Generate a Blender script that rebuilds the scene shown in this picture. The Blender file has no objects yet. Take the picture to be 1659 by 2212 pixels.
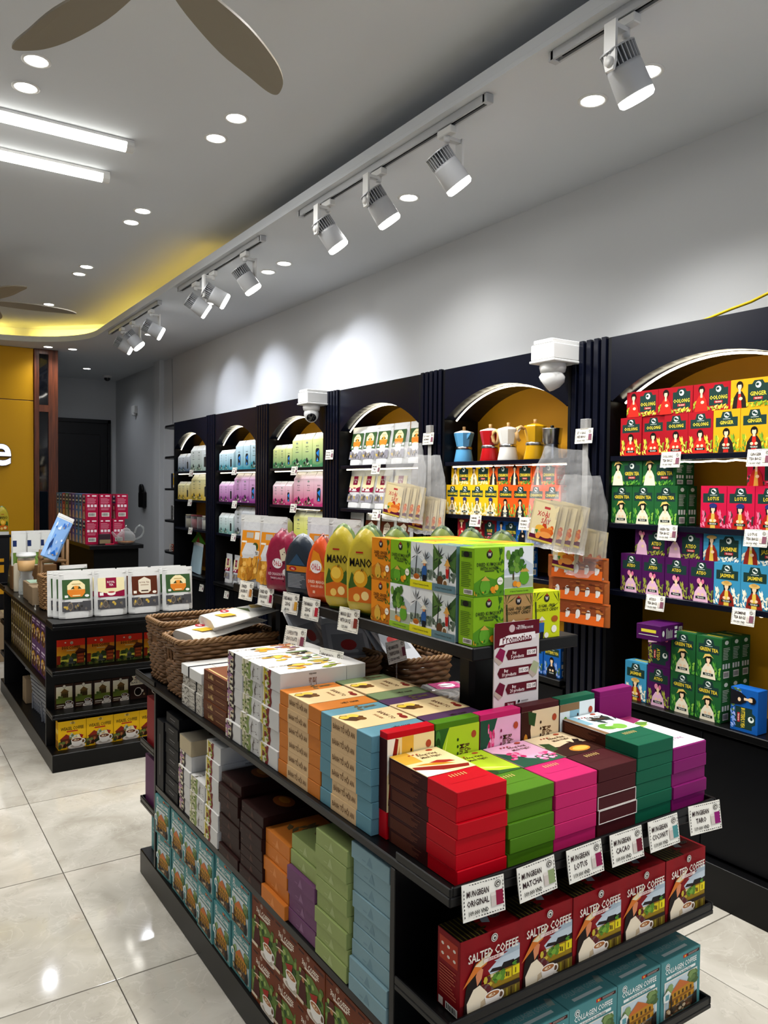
import bpy, math, random
from mathutils import Vector, Matrix
random.seed(7)
SC = bpy.context.scene
COL = SC.collection
PI = math.pi

# ------------------------------------------------------------------ camera
cam_d = bpy.data.cameras.new('camera'); cam = bpy.data.objects.new('camera', cam_d); COL.objects.link(cam)
cam_d.sensor_fit = 'HORIZONTAL'; cam_d.sensor_width = 36.0; cam_d.lens = 36.0 * 1690.62 / 1659.0
cam_d.clip_start = 0.05
rt, dn, fw = Vector((.835, -.5489, .0111)), Vector((-.0069, -.0316, -.99948)), Vector((.5492, .8349, -.0305))
fw.normalize(); rt = (rt - fw * rt.dot(fw)).normalized(); up = rt.cross(fw).normalized()
m = Matrix((rt, up, -fw)).transposed().to_4x4(); m.translation = Vector((0, 0, 1.543)); cam.matrix_world = m
SC.camera = cam
# ------------------------------------------------------------------ view, world, exposure
SC.view_settings.view_transform = 'Standard'
try: SC.view_settings.look = 'None'
except Exception: pass
SC.view_settings.exposure = 0.28; SC.view_settings.gamma = 1.0; SC.view_settings.use_curve_mapping = False
world = bpy.data.worlds.new('world'); SC.world = world; world.use_nodes = True
world.node_tree.nodes['Background'].inputs[0].default_value = (.72, .80, 1.0, 1)
world.node_tree.nodes['Background'].inputs[1].default_value = 0.55
SC.cycles.max_bounces = 7; SC.cycles.diffuse_bounces = 4; SC.cycles.glossy_bounces = 3
SC.cycles.transparent_max_bounces = 12; SC.cycles.transmission_bounces = 4
SC.cycles.caustics_reflective = False; SC.cycles.caustics_refractive = False
SC.cycles.sample_clamp_indirect = 4.0
DOWN_W, SPOT_W, TUBE_W, LED_S, COVE_W = 28.0, 40.0, 24.0, 5.0, 5.0

# ------------------------------------------------------------------ colour + materials
def lin(c):
    if isinstance(c, str):
        c = c.lstrip('#'); c = [int(c[i:i+2], 16) / 255 for i in (0, 2, 4)]
    return tuple(x / 12.92 if x <= .04045 else ((x + .055) / 1.055) ** 2.4 for x in c[:3])
MATS = {}
def mat(name, col='#808080', rough=.5, metal=0., spec=.5, coat=0., emit=None, es=0., bump=None, vcol=False, alpha=1., trans=0., ior=1.45):
    if name in MATS: return MATS[name]
    M = bpy.data.materials.new(name); M.use_nodes = True
    nt = M.node_tree; b = nt.nodes['Principled BSDF']
    b.inputs['Base Color'].default_value = (*lin(col), 1); b.inputs['Roughness'].default_value = rough
    b.inputs['Metallic'].default_value = metal; b.inputs['Specular IOR Level'].default_value = spec
    b.inputs['Coat Weight'].default_value = coat; b.inputs['IOR'].default_value = ior
    b.inputs['Alpha'].default_value = alpha; b.inputs['Transmission Weight'].default_value = trans
    if emit: b.inputs['Emission Color'].default_value = (*lin(emit), 1); b.inputs['Emission Strength'].default_value = es
    if vcol:
        a = nt.nodes.new('ShaderNodeVertexColor'); a.layer_name = 'Col'
        nt.links.new(a.outputs[0], b.inputs['Base Color'])
    if bump:
        sc, st, dist = bump
        tc = nt.nodes.new('ShaderNodeTexCoord'); n = nt.nodes.new('ShaderNodeTexNoise'); n.inputs['Scale'].default_value = sc
        n.inputs['Detail'].default_value = 3
        nt.links.new(tc.outputs['Object'], n.inputs['Vector'])
        bp = nt.nodes.new('ShaderNodeBump'); bp.inputs['Strength'].default_value = st; bp.inputs['Distance'].default_value = dist
        nt.links.new(n.outputs['Fac'], bp.inputs['Height']); nt.links.new(bp.outputs[0], b.inputs['Normal'])
    MATS[name] = M; return M
mat('printed card', rough=.5, vcol=True, spec=.14)
mat('printed foil', rough=.33, vcol=True, spec=.5, bump=(28, .35, .006))
mat('matte paper', rough=.75, vcol=True, spec=.2)
mat('glossy black paint', '#070a18', rough=.25, spec=.32)
mat('cabinet black', '#040509', rough=.4, spec=.22)
mat('black metal', '#050506', rough=.36, spec=.28)
mat('black inner', '#040404', rough=.6, spec=.15)
mat('yellow panel', '#d09416', rough=.55, spec=.3)
mat('yellow wall paint', '#d79d0a', rough=.5, spec=.3)
mat('white plaster', '#c8cacc', rough=.85, spec=.15, bump=(60, .08, .002))
mat('ceiling paint', '#d0d4d9', rough=.9, spec=.1)
mat('white plastic', '#dcdcda', rough=.4)
mat('grey aluminium', '#b4b6b9', rough=.4, metal=.3)
mat('lamp grey', '#b9bbbe', rough=.4)
mat('steel', '#c9c9c9', rough=.22, metal=1.)
mat('downlight glow', '#ffffff', emit='#fffdf6', es=14)
mat('tube glow', '#ffffff', emit='#fffdf4', es=7)
mat('lens glow', '#ffffff', emit='#fffaf0', es=9)
mat('led glow', '#ffffff', emit='#fff6d8', es=LED_S)
mat('led glow warm', '#ffffff', emit='#ffd24a', es=7)
mat('letter glow', '#ffffff', emit='#ffffff', es=1.6)
mat('letter side', '#1b2a5c', rough=.4)
mat('wicker', '#6b4a2a', rough=.55, bump=(300, .3, .001))
mat('wicker light', '#86633c', rough=.55, bump=(300, .3, .001))
mat('kraft', '#8d7a62', rough=.8)
mat('grey plastic', '#7d8088', rough=.45)
mat('bamboo', '#7a5a36', rough=.55)
mat('door black', '#08080c', rough=.35)
mat('dark glass', '#0a0c12', rough=.04, spec=.8)
mat('fan blade', '#857d6e', rough=.45)
mat('yellow cable', '#e8c400', rough=.4)
mat('grout', '#4a4640', rough=.9)

def marble():
    M = bpy.data.materials.new('polished tile'); M.use_nodes = True; nt = M.node_tree; b = nt.nodes['Principled BSDF']
    L = nt.links.new
    g = nt.nodes.new('ShaderNodeNewGeometry'); oi = nt.nodes.new('ShaderNodeObjectInfo')
    va = nt.nodes.new('ShaderNodeVectorMath'); va.operation = 'SCALE'; va.inputs['Scale'].default_value = 13.7
    cv = nt.nodes.new('ShaderNodeCombineXYZ'); L(oi.outputs['Random'], cv.inputs[0]); L(oi.outputs['Random'], cv.inputs[2])
    L(cv.outputs[0], va.inputs[0])
    ad = nt.nodes.new('ShaderNodeVectorMath'); ad.operation = 'ADD'; L(g.outputs['Position'], ad.inputs[0]); L(va.outputs[0], ad.inputs[1])
    n1 = nt.nodes.new('ShaderNodeTexNoise'); n1.inputs['Scale'].default_value = 3.4; n1.inputs['Detail'].default_value = 7; n1.inputs['Distortion'].default_value = 1.1
    n2 = nt.nodes.new('ShaderNodeTexNoise'); n2.inputs['Scale'].default_value = 4.2; n2.inputs['Detail'].default_value = 9; n2.inputs['Distortion'].default_value = 1.8
    L(ad.outputs[0], n1.inputs['Vector']); L(ad.outputs[0], n2.inputs['Vector'])
    r1 = nt.nodes.new('ShaderNodeValToRGB'); e = r1.color_ramp.elements
    e[0].position = .3; e[0].color = (*lin('#aca699'), 1); e[1].position = .72; e[1].color = (*lin('#ccc7bc'), 1)
    L(n1.outputs['Fac'], r1.inputs[0])
    r2 = nt.nodes.new('ShaderNodeValToRGB'); e = r2.color_ramp.elements      # thin pale and dark veins
    e[0].position = .485; e[0].color = (0, 0, 0, 1); e[1].position = .5; e[1].color = (1, 1, 1, 1)
    e2 = r2.color_ramp.elements.new(.515); e2.color = (0, 0, 0, 1)
    L(n2.outputs['Fac'], r2.inputs[0])
    mx = nt.nodes.new('ShaderNodeMix'); mx.data_type = 'RGBA'; mx.inputs['B'].default_value = (*lin('#ece8df'), 1)
    ml = nt.nodes.new('ShaderNodeMath'); ml.operation = 'MULTIPLY'; ml.inputs[1].default_value = .16
    L(r2.outputs[0], ml.inputs[0]); L(ml.outputs[0], mx.inputs['Factor']); L(r1.outputs[0], mx.inputs['A'])
    n3 = nt.nodes.new('ShaderNodeTexNoise'); n3.inputs['Scale'].default_value = 9; n3.inputs['Detail'].default_value = 6; n3.inputs['Distortion'].default_value = 2.5
    L(ad.outputs[0], n3.inputs['Vector'])
    r3 = nt.nodes.new('ShaderNodeValToRGB'); e = r3.color_ramp.elements
    e[0].position = .60; e[0].color = (0, 0, 0, 1); e[1].position = .63; e[1].color = (1, 1, 1, 1)
    e3 = r3.color_ramp.elements.new(.66); e3.color = (0, 0, 0, 1)
    L(n3.outputs['Fac'], r3.inputs[0])
    m3 = nt.nodes.new('ShaderNodeMath'); m3.operation = 'MULTIPLY'; m3.inputs[1].default_value = .16; L(r3.outputs[0], m3.inputs[0])
    mx2 = nt.nodes.new('ShaderNodeMix'); mx2.data_type = 'RGBA'; mx2.inputs['B'].default_value = (*lin('#6d675e'), 1)
    L(m3.outputs[0], mx2.inputs['Factor']); L(mx.outputs['Result'], mx2.inputs['A'])
    L(mx2.outputs['Result'], b.inputs['Base Color'])
    b.inputs['Roughness'].default_value = .07; b.inputs['Specular IOR Level'].default_value = .5
    MATS['polished tile'] = M
marble()
def woodmat():
    M = bpy.data.materials.new('brown wood'); M.use_nodes = True; nt = M.node_tree; b = nt.nodes['Principled BSDF']
    tc = nt.nodes.new('ShaderNodeTexCoord'); mp = nt.nodes.new('ShaderNodeMapping'); mp.inputs['Scale'].default_value = (30, 30, 1.6)
    n = nt.nodes.new('ShaderNodeTexNoise'); n.inputs['Scale'].default_value = 2; n.inputs['Detail'].default_value = 5
    r = nt.nodes.new('ShaderNodeValToRGB'); e = r.color_ramp.elements
    e[0].color = (*lin('#3c1c0e'), 1); e[1].color = (*lin('#7a3d1f'), 1); e[0].position = .3; e[1].position = .7
    nt.links.new(tc.outputs['Object'], mp.inputs[0]); nt.links.new(mp.outputs[0], n.inputs['Vector'])
    nt.links.new(n.outputs['Fac'], r.inputs[0]); nt.links.new(r.outputs[0], b.inputs['Base Color'])
    b.inputs['Roughness'].default_value = .35; MATS['brown wood'] = M
woodmat()
def clearmat(name, tint, fac, rough=.08, bump=None):
    M = bpy.data.materials.new(name); M.use_nodes = True; nt = M.node_tree; nt.nodes.remove(nt.nodes['Principled BSDF'])
    o = nt.nodes['Material Output']; t = nt.nodes.new('ShaderNodeBsdfTransparent'); t.inputs[0].default_value = (*lin(tint), 1)
    g = nt.nodes.new('ShaderNodeBsdfPrincipled'); g.inputs['Base Color'].default_value = (*lin('#e8e8e8'), 1); g.inputs['Roughness'].default_value = rough
    g.inputs['Specular IOR Level'].default_value = .9
    x = nt.nodes.new('ShaderNodeMixShader'); lw = nt.nodes.new('ShaderNodeLayerWeight'); lw.inputs[0].default_value = .35
    mr = nt.nodes.new('ShaderNodeMapRange'); mr.inputs['To Min'].default_value = fac; mr.inputs['To Max'].default_value = min(1, fac + .55)
    nt.links.new(lw.outputs['Facing'], mr.inputs[0]); nt.links.new(mr.outputs[0], x.inputs[0])
    nt.links.new(t.outputs[0], x.inputs[1]); nt.links.new(g.outputs[0], x.inputs[2]); nt.links.new(x.outputs[0], o.inputs[0])
    if bump:
        tc = nt.nodes.new('ShaderNodeTexCoord'); n = nt.nodes.new('ShaderNodeTexNoise'); n.inputs['Scale'].default_value = bump[0]; n.inputs['Detail'].default_value = 2
        bp = nt.nodes.new('ShaderNodeBump'); bp.inputs['Strength'].default_value = bump[1]; bp.inputs['Distance'].default_value = bump[2]
        nt.links.new(tc.outputs['Object'], n.inputs['Vector']); nt.links.new(n.outputs['Fac'], bp.inputs['Height'])
        nt.links.new(bp.outputs[0], g.inputs['Normal']); nt.links.new(bp.outputs[0], lw.inputs['Normal'])
    MATS[name] = M
clearmat('clear plastic film', '#ffffff', .10, .12, (16, .7, .015))
clearmat('clear glass', '#f2f6f4', .10, .03)
clearmat('clear tub plastic', '#f4f1ea', .13, .08)

# ------------------------------------------------------------------ object helpers
def tag(o, label=None, cat=None, group=None, kind=None):
    if label: o['label'] = label
    if cat: o['category'] = cat
    if group: o['group'] = group
    if kind: o['kind'] = kind
    return o
def link(o, parent=None):
    COL.objects.link(o)
    if parent is not None: o.parent = parent
    return o
def empty(name, loc=(0, 0, 0), rz=0):
    o = bpy.data.objects.new(name, None); o.empty_display_size = .05; o.location = loc; o.rotation_euler = (0, 0, rz); return link(o)
class G:
    """collects faces of one mesh with a colour per face corner"""
    def __init__(s): s.v = []; s.f = []; s.c = []; s.sm = []
    def add(s, vs, fs, cols, smooth=False, M=None):
        k = len(s.v)
        s.v += [tuple(M @ Vector(p)) for p in vs] if M is not None else [tuple(p) for p in vs]
        one = not (isinstance(cols, list))
        for i, f in enumerate(fs):
            s.f.append(tuple(k + j for j in f)); s.sm.append(smooth)
            c = cols if one else cols[i]
            s.c.append([c] * len(f) if not isinstance(c, list) else c)
        return s
    def box(s, x0, x1, y0, y1, z0, z1, col='#808080', ch=0., M=None, cols=None):
        """chamfered box; cols may give -x +x -y +y -z +z colours"""
        col = cols or [col] * 6
        if ch <= 0:
            v = [(x, y, z) for x in (x0, x1) for y in (y0, y1) for z in (z0, z1)]
            f = [(0, 1, 3, 2), (4, 6, 7, 5), (0, 4, 5, 1), (2, 3, 7, 6), (0, 2, 6, 4), (1, 5, 7, 3)]
            return s.add(v, f, [lin(c) for c in col], M=M)
        v = []; idx = {}
        X, Y, Z = (x0, x1), (y0, y1), (z0, z1)
        for i in (0, 1):
            for j in (0, 1):
                for k in (0, 1):
                    sx, sy, sz = (ch, -ch)[i], (ch, -ch)[j], (ch, -ch)[k]
                    for a in range(3):
                        idx[i, j, k, a] = len(v)
                        p = [X[i] + sx, Y[j] + sy, Z[k] + sz]; p[a] = (X, Y, Z)[a][(i, j, k)[a]]; v.append(tuple(p))
        f = []; fc = []
        def q(a, b, c, d, col): f.append((a, b, c, d)); fc.append(lin(col))
        I = idx
        q(I[0,0,0,0], I[0,0,1,0], I[0,1,1,0], I[0,1,0,0], col[0]); q(I[1,0,0,0], I[1,1,0,0], I[1,1,1,0], I[1,0,1,0], col[1])
        q(I[0,0,0,1], I[1,0,0,1], I[1,0,1,1], I[0,0,1,1], col[2]); q(I[0,1,0,1], I[0,1,1,1], I[1,1,1,1], I[1,1,0,1], col[3])
        q(I[0,0,0,2], I[0,1,0,2], I[1,1,0,2], I[1,0,0,2], col[4]); q(I[0,0,1,2], I[1,0,1,2], I[1,1,1,2], I[0,1,1,2], col[5])
        for i in (0, 1):
            for j in (0, 1):
                q(I[i,j,0,0], I[i,j,0,1], I[i,j,1,1], I[i,j,1,0], col[i]); q(I[i,0,j,0], I[i,1,j,0], I[i,1,j,2], I[i,0,j,2], col[4 + j])
                q(I[0,i,j,1], I[0,i,j,2], I[1,i,j,2], I[1,i,j,1], col[2 + i])
                for k in (0, 1): f.append((I[i,j,k,0], I[i,j,k,1], I[i,j,k,2])); fc.append(lin(col[4 + k]))
        return s.add(v, f, fc, M=M)
    def prism(s, pts, a0, a1, axis='z', col='#808080', M=None):
        n = len(pts)
        def P(p, t): return {'z': (p[0], p[1], t), 'y': (p[0], t, p[1]), 'x': (t, p[0], p[1])}[axis]
        v = [P(p, a0) for p in pts] + [P(p, a1) for p in pts]
        f = [tuple(range(n))[::-1], tuple(range(n, 2 * n))] + [(i, (i + 1) % n, n + (i + 1) % n, n + i) for i in range(n)]
        return s.add(v, f, lin(col), M=M)
    def tube(s, path, r, n=8, col='#808080', closed=False, M=None, caps=True, smooth=True):
        P = [Vector(p) for p in path]; m_ = len(P); v = []; f = []; ref = Vector((.13, .21, .97))
        for i, p in enumerate(P):
            a = P[(i - 1) % m_] if (closed or i > 0) else p; b = P[(i + 1) % m_] if (closed or i < m_ - 1) else p
            t = (b - a).normalized(); u = t.cross(ref)
            if u.length < 1e-3: u = t.cross(Vector((1, 0, 0)))
            u.normalize(); w = t.cross(u); rr = r[i] if isinstance(r, (list, tuple)) else r
            v += [tuple(p + (u * math.cos(2 * PI * k / n) + w * math.sin(2 * PI * k / n)) * rr) for k in range(n)]
        for i in range(m_ if closed else m_ - 1):
            j = (i + 1) % m_
            f += [(i * n + k, i * n + (k + 1) % n, j * n + (k + 1) % n, j * n + k) for k in range(n)]
        if caps and not closed: f += [tuple(range(n))[::-1], tuple(range((m_ - 1) * n, m_ * n))]
        return s.add(v, f, lin(col), smooth, M)
    def lathe(s, prof, n=24, col='#808080', M=None, smooth=True, cols=None, a=1., b=1.):
        v = []; f = []; fc = []
        for r, z in prof: v += [(r * a * math.cos(2 * PI * k / n), r * b * math.sin(2 * PI * k / n), z) for k in range(n)]
        for i in range(len(prof) - 1):
            c = lin(cols[i]) if cols else lin(col)
            for k in range(n): f.append((i * n + k, i * n + (k + 1) % n, (i + 1) * n + (k + 1) % n, (i + 1) * n + k)); fc.append(c)
        return s.add(v, f, fc, smooth, M)
    def build(s, name, material='printed card', parent=None, loc=None, rz=0):
        return inst(name, s.mesh(name, material), parent, loc, rz)
    def mesh(s, name, material='printed card'):
        me = bpy.data.meshes.new(name); me.from_pydata(s.v, [], s.f)
        a = me.color_attributes.new('Col', 'FLOAT_COLOR', 'CORNER')
        flat = []
        for c in s.c:
            for q in c: flat += [q[0], q[1], q[2], 1.]
        a.data.foreach_set('color', flat)
        me.polygons.foreach_set('use_smooth', s.sm); me.materials.append(MATS[material]); me.update(); return me
def inst(name, me, parent=None, loc=None, rz=0):
    o = bpy.data.objects.new(name, me)
    if loc is not None: o.location = loc
    if rz: o.rotation_euler = (0, 0, rz)
    return link(o, parent)

# ------------------------------------------------------------------ flat print: polygons in a 0..1 face frame
_TX = {}
def text_mesh(txt):
    if txt in _TX: return _TX[txt]
    cu = bpy.data.curves.new('t', 'FONT'); cu.body = txt; cu.size = 1; cu.resolution_u = 1; cu.offset = .018
    ob = bpy.data.objects.new('t', cu); me = bpy.data.meshes.new_from_object(ob)
    vs = [(v.co.x, v.co.y) for v in me.vertices]; fs = [tuple(p.vertices) for p in me.polygons]
    bpy.data.objects.remove(ob); bpy.data.curves.remove(cu); bpy.data.meshes.remove(me)
    x0 = min(v[0] for v in vs); x1 = max(v[0] for v in vs)
    _TX[txt] = ([((v[0] - x0) / .73, v[1] / .73) for v in vs], fs, (x1 - x0) / .73); return _TX[txt]
def R(x0, y0, x1, y1, c, c2=None): return ('p', [(x0, y0), (x1, y0), (x1, y1), (x0, y1)], [c, c, c2, c2] if c2 else c)
def P(pts, c): return ('p', pts, c)
def E_(cx, cy, rx, ry, c, n=14, a0=0, a1=360):
    return ('p', [(cx + rx * math.cos(math.radians(a0 + (a1 - a0) * k / (n if a1 - a0 == 360 else n - 1))), cy + ry * math.sin(math.radians(a0 + (a1 - a0) * k / (n if a1 - a0 == 360 else n - 1)))) for k in range(n)], c)
def T(txt, cx, cy, h, c, w=None, rot=0): return ('t', txt, cx, cy, h, c, w, rot)
def ring(cx, cy, rx, ry, c, ci, t=.15): return [E_(cx, cy, rx, ry, c), E_(cx, cy, rx * (1 - t), ry * (1 - t), ci)]
def xf(art, x0, y0, x1, y1):
    out = []
    for e in art:
        if e[0] == 'p': out.append(('p', [(x0 + p[0] * (x1 - x0), y0 + p[1] * (y1 - y0)) for p in e[1]], e[2]))
        else: out.append(('t', e[1], x0 + e[2] * (x1 - x0), y0 + e[3] * (y1 - y0), e[4] * (y1 - y0), e[5], e[6] * (x1 - x0) if e[6] else None, e[7]))
    return out
def leaves(n, x0, x1, y0, y1, s, cols, seed=1):
    rr = random.Random(seed); out = []
    for i in range(n):
        x, y, a = rr.uniform(x0, x1), rr.uniform(y0, y1), rr.uniform(.2, PI - .2); l = s * rr.uniform(.7, 1.3); w = l * .22
        dx, dy = math.cos(a), math.sin(a)
        out.append(P([(x, y), (x + dx * l * .5 - dy * w, y + dy * l * .5 + dx * w), (x + dx * l, y + dy * l), (x + dx * l * .5 + dy * w, y + dy * l * .5 - dx * w)], cols[i % len(cols)]))
    return out
def blobs(n, x0, x1, y0, y1, s, cols, seed=1, k=6):
    rr = random.Random(seed)
    return [E_(rr.uniform(x0, x1), rr.uniform(y0, y1), s * rr.uniform(.6, 1.2), s * rr.uniform(.5, 1.1), cols[i % len(cols)], k) for i in range(n)]
def lines(x0, x1, y0, y1, n, c, seed=1, t=.35):
    rr = random.Random(seed); out = []; st = (y1 - y0) / n
    for i in range(n): out.append(R(x0, y0 + i * st, x0 + (x1 - x0) * rr.uniform(.65, 1), y0 + i * st + st * t, c))
    return out
def place(g, art, o, ux, uy, W, H, eps=.0003, step=.00005):
    o, ux, uy = Vector(o), Vector(ux), Vector(uy); n = ux.cross(uy); d = eps
    for e in art:
        d += step
        if e[0] == 'p':
            pts = [(min(1, max(0, p[0])), min(1, max(0, p[1]))) for p in e[1]]
            c = [lin(q) for q in e[2]] if isinstance(e[2], list) else lin(e[2])
            g.add([o + ux * (p[0] * W) + uy * (p[1] * H) + n * d for p in pts], [tuple(range(len(pts)))], [c])
        else:
            _, txt, cx, cy, h, c, w, rot = e
            vs, fs, tw = text_mesh(txt); hh = h * H; ww = hh * tw * .82
            if w: ww = min(ww, w * W) if not rot else min(ww, w * H)
            ca, sa = math.cos(math.radians(rot)), math.sin(math.radians(rot)); pv = []
            for x, y in vs:
                lx, ly = (x / tw - .5) * ww, (y - .5) * hh
                pv.append(o + ux * (cx * W + lx * ca - ly * sa) + uy * (cy * H + lx * sa + ly * ca) + n * d)
            g.add(pv, fs, lin(c))
FACE = {'front': lambda w, d, h: ((-w/2, -d/2, 0), (1, 0, 0), (0, 0, 1), w, h), 'back': lambda w, d, h: ((w/2, d/2, 0), (-1, 0, 0), (0, 0, 1), w, h),
        'left': lambda w, d, h: ((-w/2, d/2, 0), (0, -1, 0), (0, 0, 1), d, h), 'right': lambda w, d, h: ((w/2, -d/2, 0), (0, 1, 0), (0, 0, 1), d, h),
        'top': lambda w, d, h: ((-w/2, -d/2, h), (1, 0, 0), (0, 1, 0), w, d), 'top180': lambda w, d, h: ((w/2, d/2, h), (-1, 0, 0), (0, -1, 0), w, d),
        'topR': lambda w, d, h: ((w/2, -d/2, h), (0, 1, 0), (-1, 0, 0), d, w), 'topL': lambda w, d, h: ((-w/2, d/2, h), (0, -1, 0), (1, 0, 0), d, w)}
_CM = {}
def carton_meshes(kind, w, d, h, cols, faces, ch=.0012):
    """body mesh + mesh of its printed panels, cached by kind"""
    if kind in _CM: return _CM[kind]
    g = G().box(-w/2, w/2, -d/2, d/2, 0, h, ch=ch, cols=cols if isinstance(cols, (list, tuple)) else [cols] * 6)
    a = g.mesh(kind)
    b = []
    for f, art in faces.items():
        if art: p = G(); place(p, art, *FACE[f](w, d, h)); b.append(p.mesh({'front': 'printed_front', 'top': 'printed_top'}.get(f, 'printed_side')))
    _CM[kind] = (a, b, w, d, h); return _CM[kind]
def carton(kind, loc, rz, label, cat='box', group=None, jitter=.004):
    a, b, w, d, h = _CM[kind]
    o = inst(kind, a, None, loc, rz + random.uniform(-jitter, jitter) * 3); tag(o, label, cat, group)
    for q in b: inst(q.name.split('.')[0], q, o)
    return o
ORD = ['first', 'second', 'third', 'fourth', 'fifth', 'sixth', 'seventh', 'eighth', 'ninth', 'tenth', 'eleventh', 'twelfth', 'thirteenth', 'fourteenth']
FROMTOP = ['topmost'] + [o + ' from the top' for o in ORD[1:]]
LFT, RGT = -PI / 2, PI / 2       # facing the aisle on the left (front -y turns to -x) / facing right
# ------------------------------------------------------------------ printed designs
def logo(cx, cy, r, c='#e8e4da', ci='#26211c', asp=1.):
    return [E_(cx, cy, r, r * asp, c), E_(cx, cy, r * .8, r * .8 * asp, ci), E_(cx, cy, r * .62, r * .62 * asp, c), E_(cx + r * .05, cy - r * .1 * asp, r * .3, r * .3 * asp, ci)]
def tea_art(bg, name, robe, skin='#f0cfa8', hair='#17110f', hat=None, leaf=('#c9c02e', '#7fa02c', '#e8d84a'), panel='#1c3833', accent='#b3202c', shawl=None, flip=False):
    a = [R(0, 0, 1, 1, bg), P([(.09, .60), (.91, .60), (.91, .82), (.72, .82), (.66, .95), (.34, .95), (.28, .82), (.09, .82)], panel)]
    a += [E_(.5, .87, .10, .065, '#e9efe8'), E_(.47, .88, .055, .03, panel), E_(.54, .855, .05, .022, panel), R(.36, .775, .64, .787, '#c8d0c8'), T(name, .5, .70, .085, '#f2d637', .76)]
    a += leaves(14, .02, .26, .0, .28, .16, leaf, 3) + leaves(14, .72, .94, .0, .28, .16, leaf, 5)
    a += [E_(.5, .47, .13, .10, hair, 12)] + ([P([(.40, .50), (.38, .24), (.46, .2), (.47, .5)], hair)] if hat else [])
    a += [P([(.20, .0), (.26, .22), (.40, .36), (.60, .36), (.74, .22), (.80, .0)], robe), P([(.45, .30), (.55, .30), (.54, .44), (.46, .44)], skin), E_(.5, .45, .075, .075, skin, 12)]
    a += [E_(.5, .515, .085, .03, hair, 10)]
    if hat == 'cone': a += [P([(.28, .46), (.36, .58), (.55, .60), (.72, .50), (.60, .545), (.42, .53)], '#e8c46a')]
    if hat == 'brim': a += [E_(.5, .52, .2, .055, '#d8b368', 12), E_(.5, .545, .11, .04, '#c99a4c', 10)]
    if hat == 'turban': a += [E_(.5, .53, .15, .06, '#28306e', 12)]
    if hat == 'scarf': a += [E_(.42, .50, .08, .07, '#e38aa6', 10), E_(.58, .49, .06, .06, '#d86f92', 10)]
    if shawl: a += [P([(.44, .34), (.56, .34), (.60, .0), (.40, .0)], shawl)]
    a += [E_(.42, .18, .06, .035, skin, 8), E_(.58, .18, .06, .035, skin, 8), R(.30, .075, .70, .135, '#16241f'), T('TEA BAGS', .5, .105, .035, '#f0f0e4', .34)]
    return a
def tea_land(bg, name, robe, hat=None, leaf=('#c9c02e', '#7fa02c', '#e8d84a'), panel='#1c3833', accent='#b3202c', shawl=None, skin='#f0cfa8', hair='#17110f'):
    a = [R(0, 0, 1, 1, bg), P([(.43, .18), (.93, .18), (.93, .80), (.83, .80), (.78, .92), (.58, .92), (.53, .80), (.43, .80)], panel)]
    a += [E_(.68, .76, .07, .11, '#e9efe8'), E_(.66, .775, .04, .05, panel), T(name, .68, .47, .145, '#f2d637', .46), R(.57, .26, .79, .35, accent), T('TEA BAGS', .68, .305, .05, '#f4ead8', .18)]
    a += leaves(10, .0, .14, .0, .35, .14, leaf, 8) + leaves(22, .40, .97, .0, .12, .13, leaf, 9)
    a += [E_(.23, .80, .085, .14, hair, 12)] + ([P([(.16, .8), (.14, .45), (.2, .4), (.2, .8)], hair)] if hat else [])
    a += [P([(.05, .0), (.09, .38), (.17, .58), (.29, .58), (.37, .38), (.41, .0)], robe), P([(.2, .5), (.26, .5), (.255, .7), (.205, .7)], skin), E_(.23, .745, .05, .105, skin, 12), E_(.23, .85, .055, .04, hair, 10)]
    if hat == 'cone': a += [P([(.09, .76), (.14, .93), (.25, .97), (.38, .83), (.29, .88), (.17, .86)], '#e8c46a')]
    if hat == 'brim': a += [E_(.23, .86, .14, .07, '#d8b368', 12)]
    if hat == 'turban': a += [E_(.23, .88, .1, .09, '#28306e', 12)]
    if hat == 'scarf': a += [E_(.18, .84, .055, .1, '#e38aa6', 10), E_(.28, .83, .04, .08, '#d86f92', 10)]
    if shawl: a += [P([(.2, .5), (.26, .5), (.29, 0), (.17, 0)], shawl)]
    a += [E_(.26, .33, .05, .06, skin, 8)]
    return a
TEA = {  # kind: (base colour, printed name, robe, hat, shawl, leaves)
 'oolong': ('#a3121f', 'OOLONG', '#cf2a1e', None, None, ('#d6c23a', '#8c9a2c', '#e8dc6a')),
 'ginger': ('#e0a316', 'GINGER', '#241a17', None, '#c8281e', ('#8fae2a', '#d8d03a', '#5f8f2e')),
 'green': ('#1f5a2e', 'GREEN TEA', '#ece3c8', 'cone', None, ('#58a03a', '#8cc04a', '#2f7a2c')),
 'lotus': ('#c4143f', 'LOTUS', '#b02018', 'turban', '#d8b04a', ('#e86a8c', '#3a3a34', '#f08aa4')),
 'atiso': ('#47124e', 'ATISO', '#e6b7cf', 'scarf', None, ('#8f9a3a', '#6f7a3a', '#b3a84c')),
 'jasmine': ('#3a8fb5', 'JASMINE', '#8a2418', 'brim', '#e3c04a', ('#f2efd8', '#e0dcc0', '#fbf8ea')),
 'butterfly': ('#1458a8', 'BUTTERFLY PEA', '#16161c', None, None, ('#7aa0e0', '#5a7a3c', '#a4b8ee')),
 'chamomile': ('#e3b31a', 'CHAMOMILE', '#e8dcc0', 'turban', '#8a7a4a', ('#f4e9a0', '#8fa03a', '#f8f4d0')),
 'cinnamon': ('#e2571a', 'CINNAMON', '#22201f', None, '#f0e2cc', ('#3f8a3a', '#e0b23a', '#7fb04a')),
 'rose': ('#7d1420', 'ROSE', '#b3202c', 'brim', None, ('#c83a4a', '#5a7a3a', '#e08a90'))}
TW, TH, TD = .1085, .160, .060
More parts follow.
